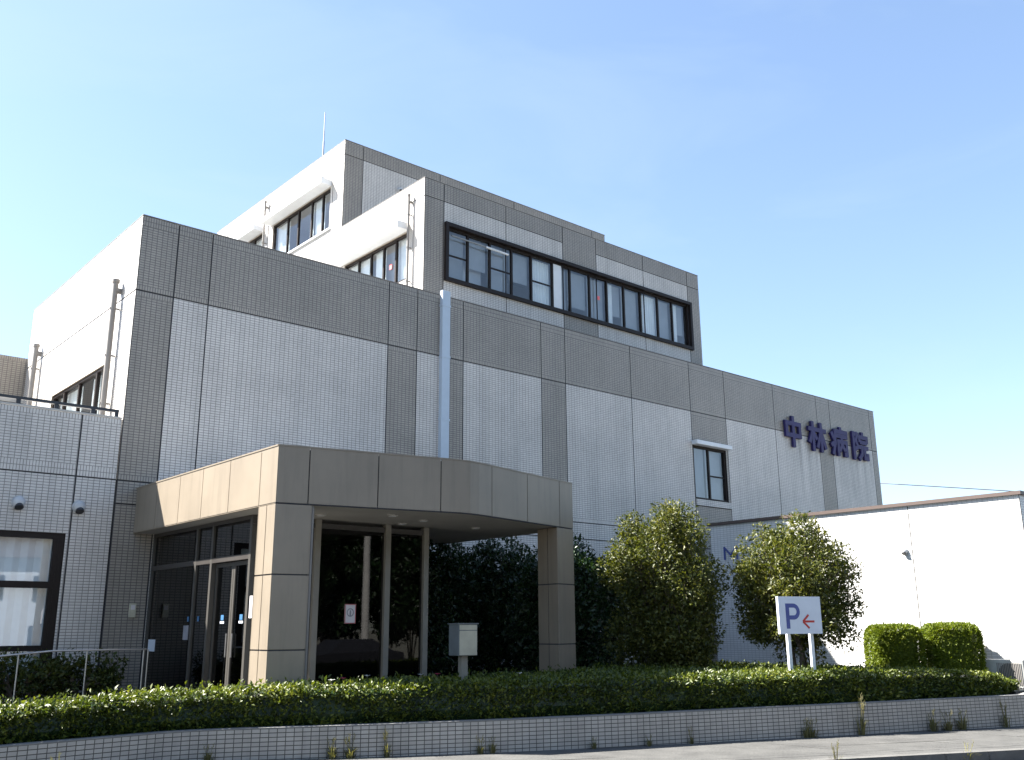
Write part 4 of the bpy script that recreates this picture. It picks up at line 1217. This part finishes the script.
WM = [blade_mesh('weed_a', 'weed', 36, .19, .13, 3), blade_mesh('weed_b', 'weed', 42, .17, .14, 5), blade_mesh('weed_c', 'weed', 34, .22, .09, 6), blade_mesh('weed_d', 'yellow_weed', 50, .26, .24, 3)]


def weed(x, mi, sc_, label, dy=.07, y=None):
    yy = lerp_y(W, x) - dy if y is None else y
    z = gz(x) - .01 if yy > lerp_y(K, x) + .1 else gz(x) - .14
    o = mesh_obj('weed_tuft', WM[mi]); o.location = (x, yy, z); sc_ *= .78; o.scale = (sc_, sc_, sc_ * random.uniform(.9, 1.1)); o.rotation_euler = (0, 0, random.uniform(0, 6.28))
    tag(o, label, 'weed', 'weeds along the foot of the planter wall')


weed(5.05, 0, 1.2, 'weed tuft against the wall near its left bend')
weed(6.35, 0, 1.3, 'bushy weed tuft under the left beige canopy column')
weed(6.55, 1, 1.3, 'pale seeding weed tuft just right of the bushy one')
weed(6.95, 2, 1.2, 'tall dry grass stalks at the wall below the vestibule glass')
weed(8.05, 1, 1.0, 'dry weed tuft at the wall straight below the steel post box')
weed(8.2, 0, 1.0, 'leafy weed tuft at the wall just right below the post box')
weed(9.55, 0, .9, 'small weed below the right canopy column')
weed(10.35, 0, .9, 'small weed at the wall below the shaded hedge')
weed(11.0, 2, .8, 'dry weed stalks at the wall in the shaded middle stretch')
weed(12.95, 0, 1.5, 'leafy weed tuft at the wall below the parking sign')
weed(13.05, 1, 1.4, 'straw coloured weed tuft below the parking sign')
weed(13.95, 2, 1.9, 'tall pale grass stalks leaning on the wall right of the sign')
weed(15.35, 0, 1.7, 'bushy weed below the pair of clipped shrubs, left one')
weed(15.65, 1, 1.6, 'straw coloured weed between the two bushy weeds')
weed(15.95, 0, 1.9, 'bushy weed below the pair of clipped shrubs, right one')
weed(16.9, 2, 1.5, 'dry stalks at the right end of the planter wall')
weed(3.25, 3, 1.0, 'yellow spiky grass tuft at the left end of the wall', y=-6.75)
weed(12.95, 3, 1.0, 'yellow grass clump growing from the kerb at the right corner', y=-11.45)
weed(11.0, 2, 1.3, 'thin straw stalk at the kerb edge left of the kerb grass', y=-10.75)

# dark drain cover plate by the annex corner
q = MB(); q.box((18.3, -9.95, .2), (19.2, -9.62, .26), 'black_metal'); q.box((18.36, -9.9, .261), (19.14, -9.67, .268), 'steel')
tag(q.build('drain_cover', None), 'dark flat drain cover on the ground by the annex corner', 'cover')

# overhead cable beyond the building
q = MB(); q.tube([(55.5, 34, 14.6), (56.3, 23, 12.1), (56.8, 15.3, 10.62), (57.1, 11.5, 9.98), (57.9, 8, 9.42), (58.6, 4.5, 8.85), (59.6, -2, 8.1), (62, -18, 7.6), (66, -40, 9.5)], .028, 'black_metal', 6)
tag(q.build('overhead_cable'), 'thin dark overhead cable in the sky above the annex', 'cable')

# ================================================================== across the street (mirrored in the entrance glass)
base_tree = tree('street_tree', (21, -43, -.6), (3.6, 3.0), .6, 12.0, 120, 420, 1.25, .26, 'dark_leaf', 'broad dark tree across the street, mirrored in the glass left of the notice', 'tree', stems=4, group='trees across the street')
for i, (x, y, s_, lb) in enumerate(((26, -41, .9, 'dark tree across the street, mirrored in the glass right of the notice'), (31, -44, 1.1, 'dark tree across the street beside the mirrored pole'), (-10, -46, 1.05, 'dark tree across the street left of the single tree by the house'),
                                    (2, -45, .95, 'dark tree across the street on the left side of the pale house'), (36, -42, 1.0, 'dark tree across the street facing the right letters'), (44, -44, 1.1, 'dark tree across the street facing the annex'),
                                    (-5, -44, 1.0, 'dark tree across the street, second to the left of the pale house'), (-24, -42, 1.1, 'dark tree at the far left end of the street row'), (52, -43, 1.0, 'dark tree at the far right end of the street row'))):
    c = base_tree.copy(); COL.objects.link(c); c.location = (x, y, -.6); c.scale = (s_, s_, s_); c.rotation_euler = (0, 0, i * 1.3); c['label'] = lb
    for ch in base_tree.children:
        d = ch.copy(); COL.objects.link(d); d.parent = c; d.matrix_parent_inverse = Matrix.Translation(-base_tree.location)
T = thing('house', (12, -41, -.7), 'pale two storey house across the street mirrored in the left window', 'building')
q = MB(); q.box((7, -46, -.7), (17, -38, 5.2), 'sign_white'); q.build('wall', T)
q = MB()
for yy, zz_ in ((-46.5, 5.1), (-37.5, 5.1)): pass
q.face([(6.5, -46.5, 5.201), (17.5, -46.5, 5.201), (17.5, -42, 7.2), (6.5, -42, 7.2)], 'brown_coping'); q.face([(17.5, -37.5, 5.201), (6.5, -37.5, 5.201), (6.5, -42, 7.2), (17.5, -42, 7.2)], 'brown_coping')
q.face([(17.5, -46.5, 5.201), (17.5, -37.5, 5.201), (17.5, -42, 7.2)], 'sign_white'); q.face([(6.5, -37.5, 5.201), (6.5, -46.5, 5.201), (6.5, -42, 7.2)], 'sign_white'); q.build('roof', T)
for x in (8.5, 11.5, 14.5):
    for z in (.4, 3.0):
        q = MB(); q.box((x, -37.99, z), (x + 1.5, -37.93, z + 1.3), 'brown'); q.build('window', T)
# parked car
T = thing('parked_car', (19.6, -22.8, gz(19.6) - .13), 'dark parked car by the road, mirrored in the entrance glass', 'car')
g0 = gz(19.6) - .13
prof = [(-2.1, .35), (-2.15, .62), (-2.0, .86), (-1.25, .95), (-.55, 1.40), (.75, 1.43), (1.55, 1.0), (2.05, .92), (2.12, .6), (2.05, .33)]
q = MB()
for s_ in (-1, 1):
    pts = [(19.6 + a, -22.8 + s_ * (.84 if b < 1.1 else .66), g0 + b) for a, b in prof]; q.face(pts if s_ < 0 else list(reversed(pts)), 'black_metal')
for a, b in zip(prof, prof[1:] + prof[:1]):
    wa, wb = (.84 if a[1] < 1.1 else .66), (.84 if b[1] < 1.1 else .66)
    q.face([(19.6 + a[0], -22.8 - wa, g0 + a[1]), (19.6 + a[0], -22.8 + wa, g0 + a[1]), (19.6 + b[0], -22.8 + wb, g0 + b[1]), (19.6 + b[0], -22.8 - wb, g0 + b[1])], 'black_metal')
q.build('body', T)
for x in (-1.3, 1.3):
    for s_ in (-1, 1):
        q = MB(); q.tube([(19.6 + x, -22.8 + s_ * .68, g0 + .31), (19.6 + x, -22.8 + s_ * .87, g0 + .31)], .31, 'black_metal', 20); wh = q.build('wheel', T)
        q = MB(); q.tube([(19.6 + x, -22.8 + s_ * .871, g0 + .31), (19.6 + x, -22.8 + s_ * .885, g0 + .31)], .19, 'steel', 16); q.build('rim', wh)
T = thing('utility_pole', (21.8, -25, gz(21.8) - .13), 'grey concrete utility pole across the road, mirrored in the entrance glass', 'pole')
q = MB(); q.tube([(21.8, -25, -.6), (21.8, -25, 9)], [.17, .11], 'coping', 14); q.build('shaft', T)
q = MB(); q.box((21.0, -25.04, 8.2), (22.6, -24.96, 8.28), 'steel'); q.build('crossarm', T)
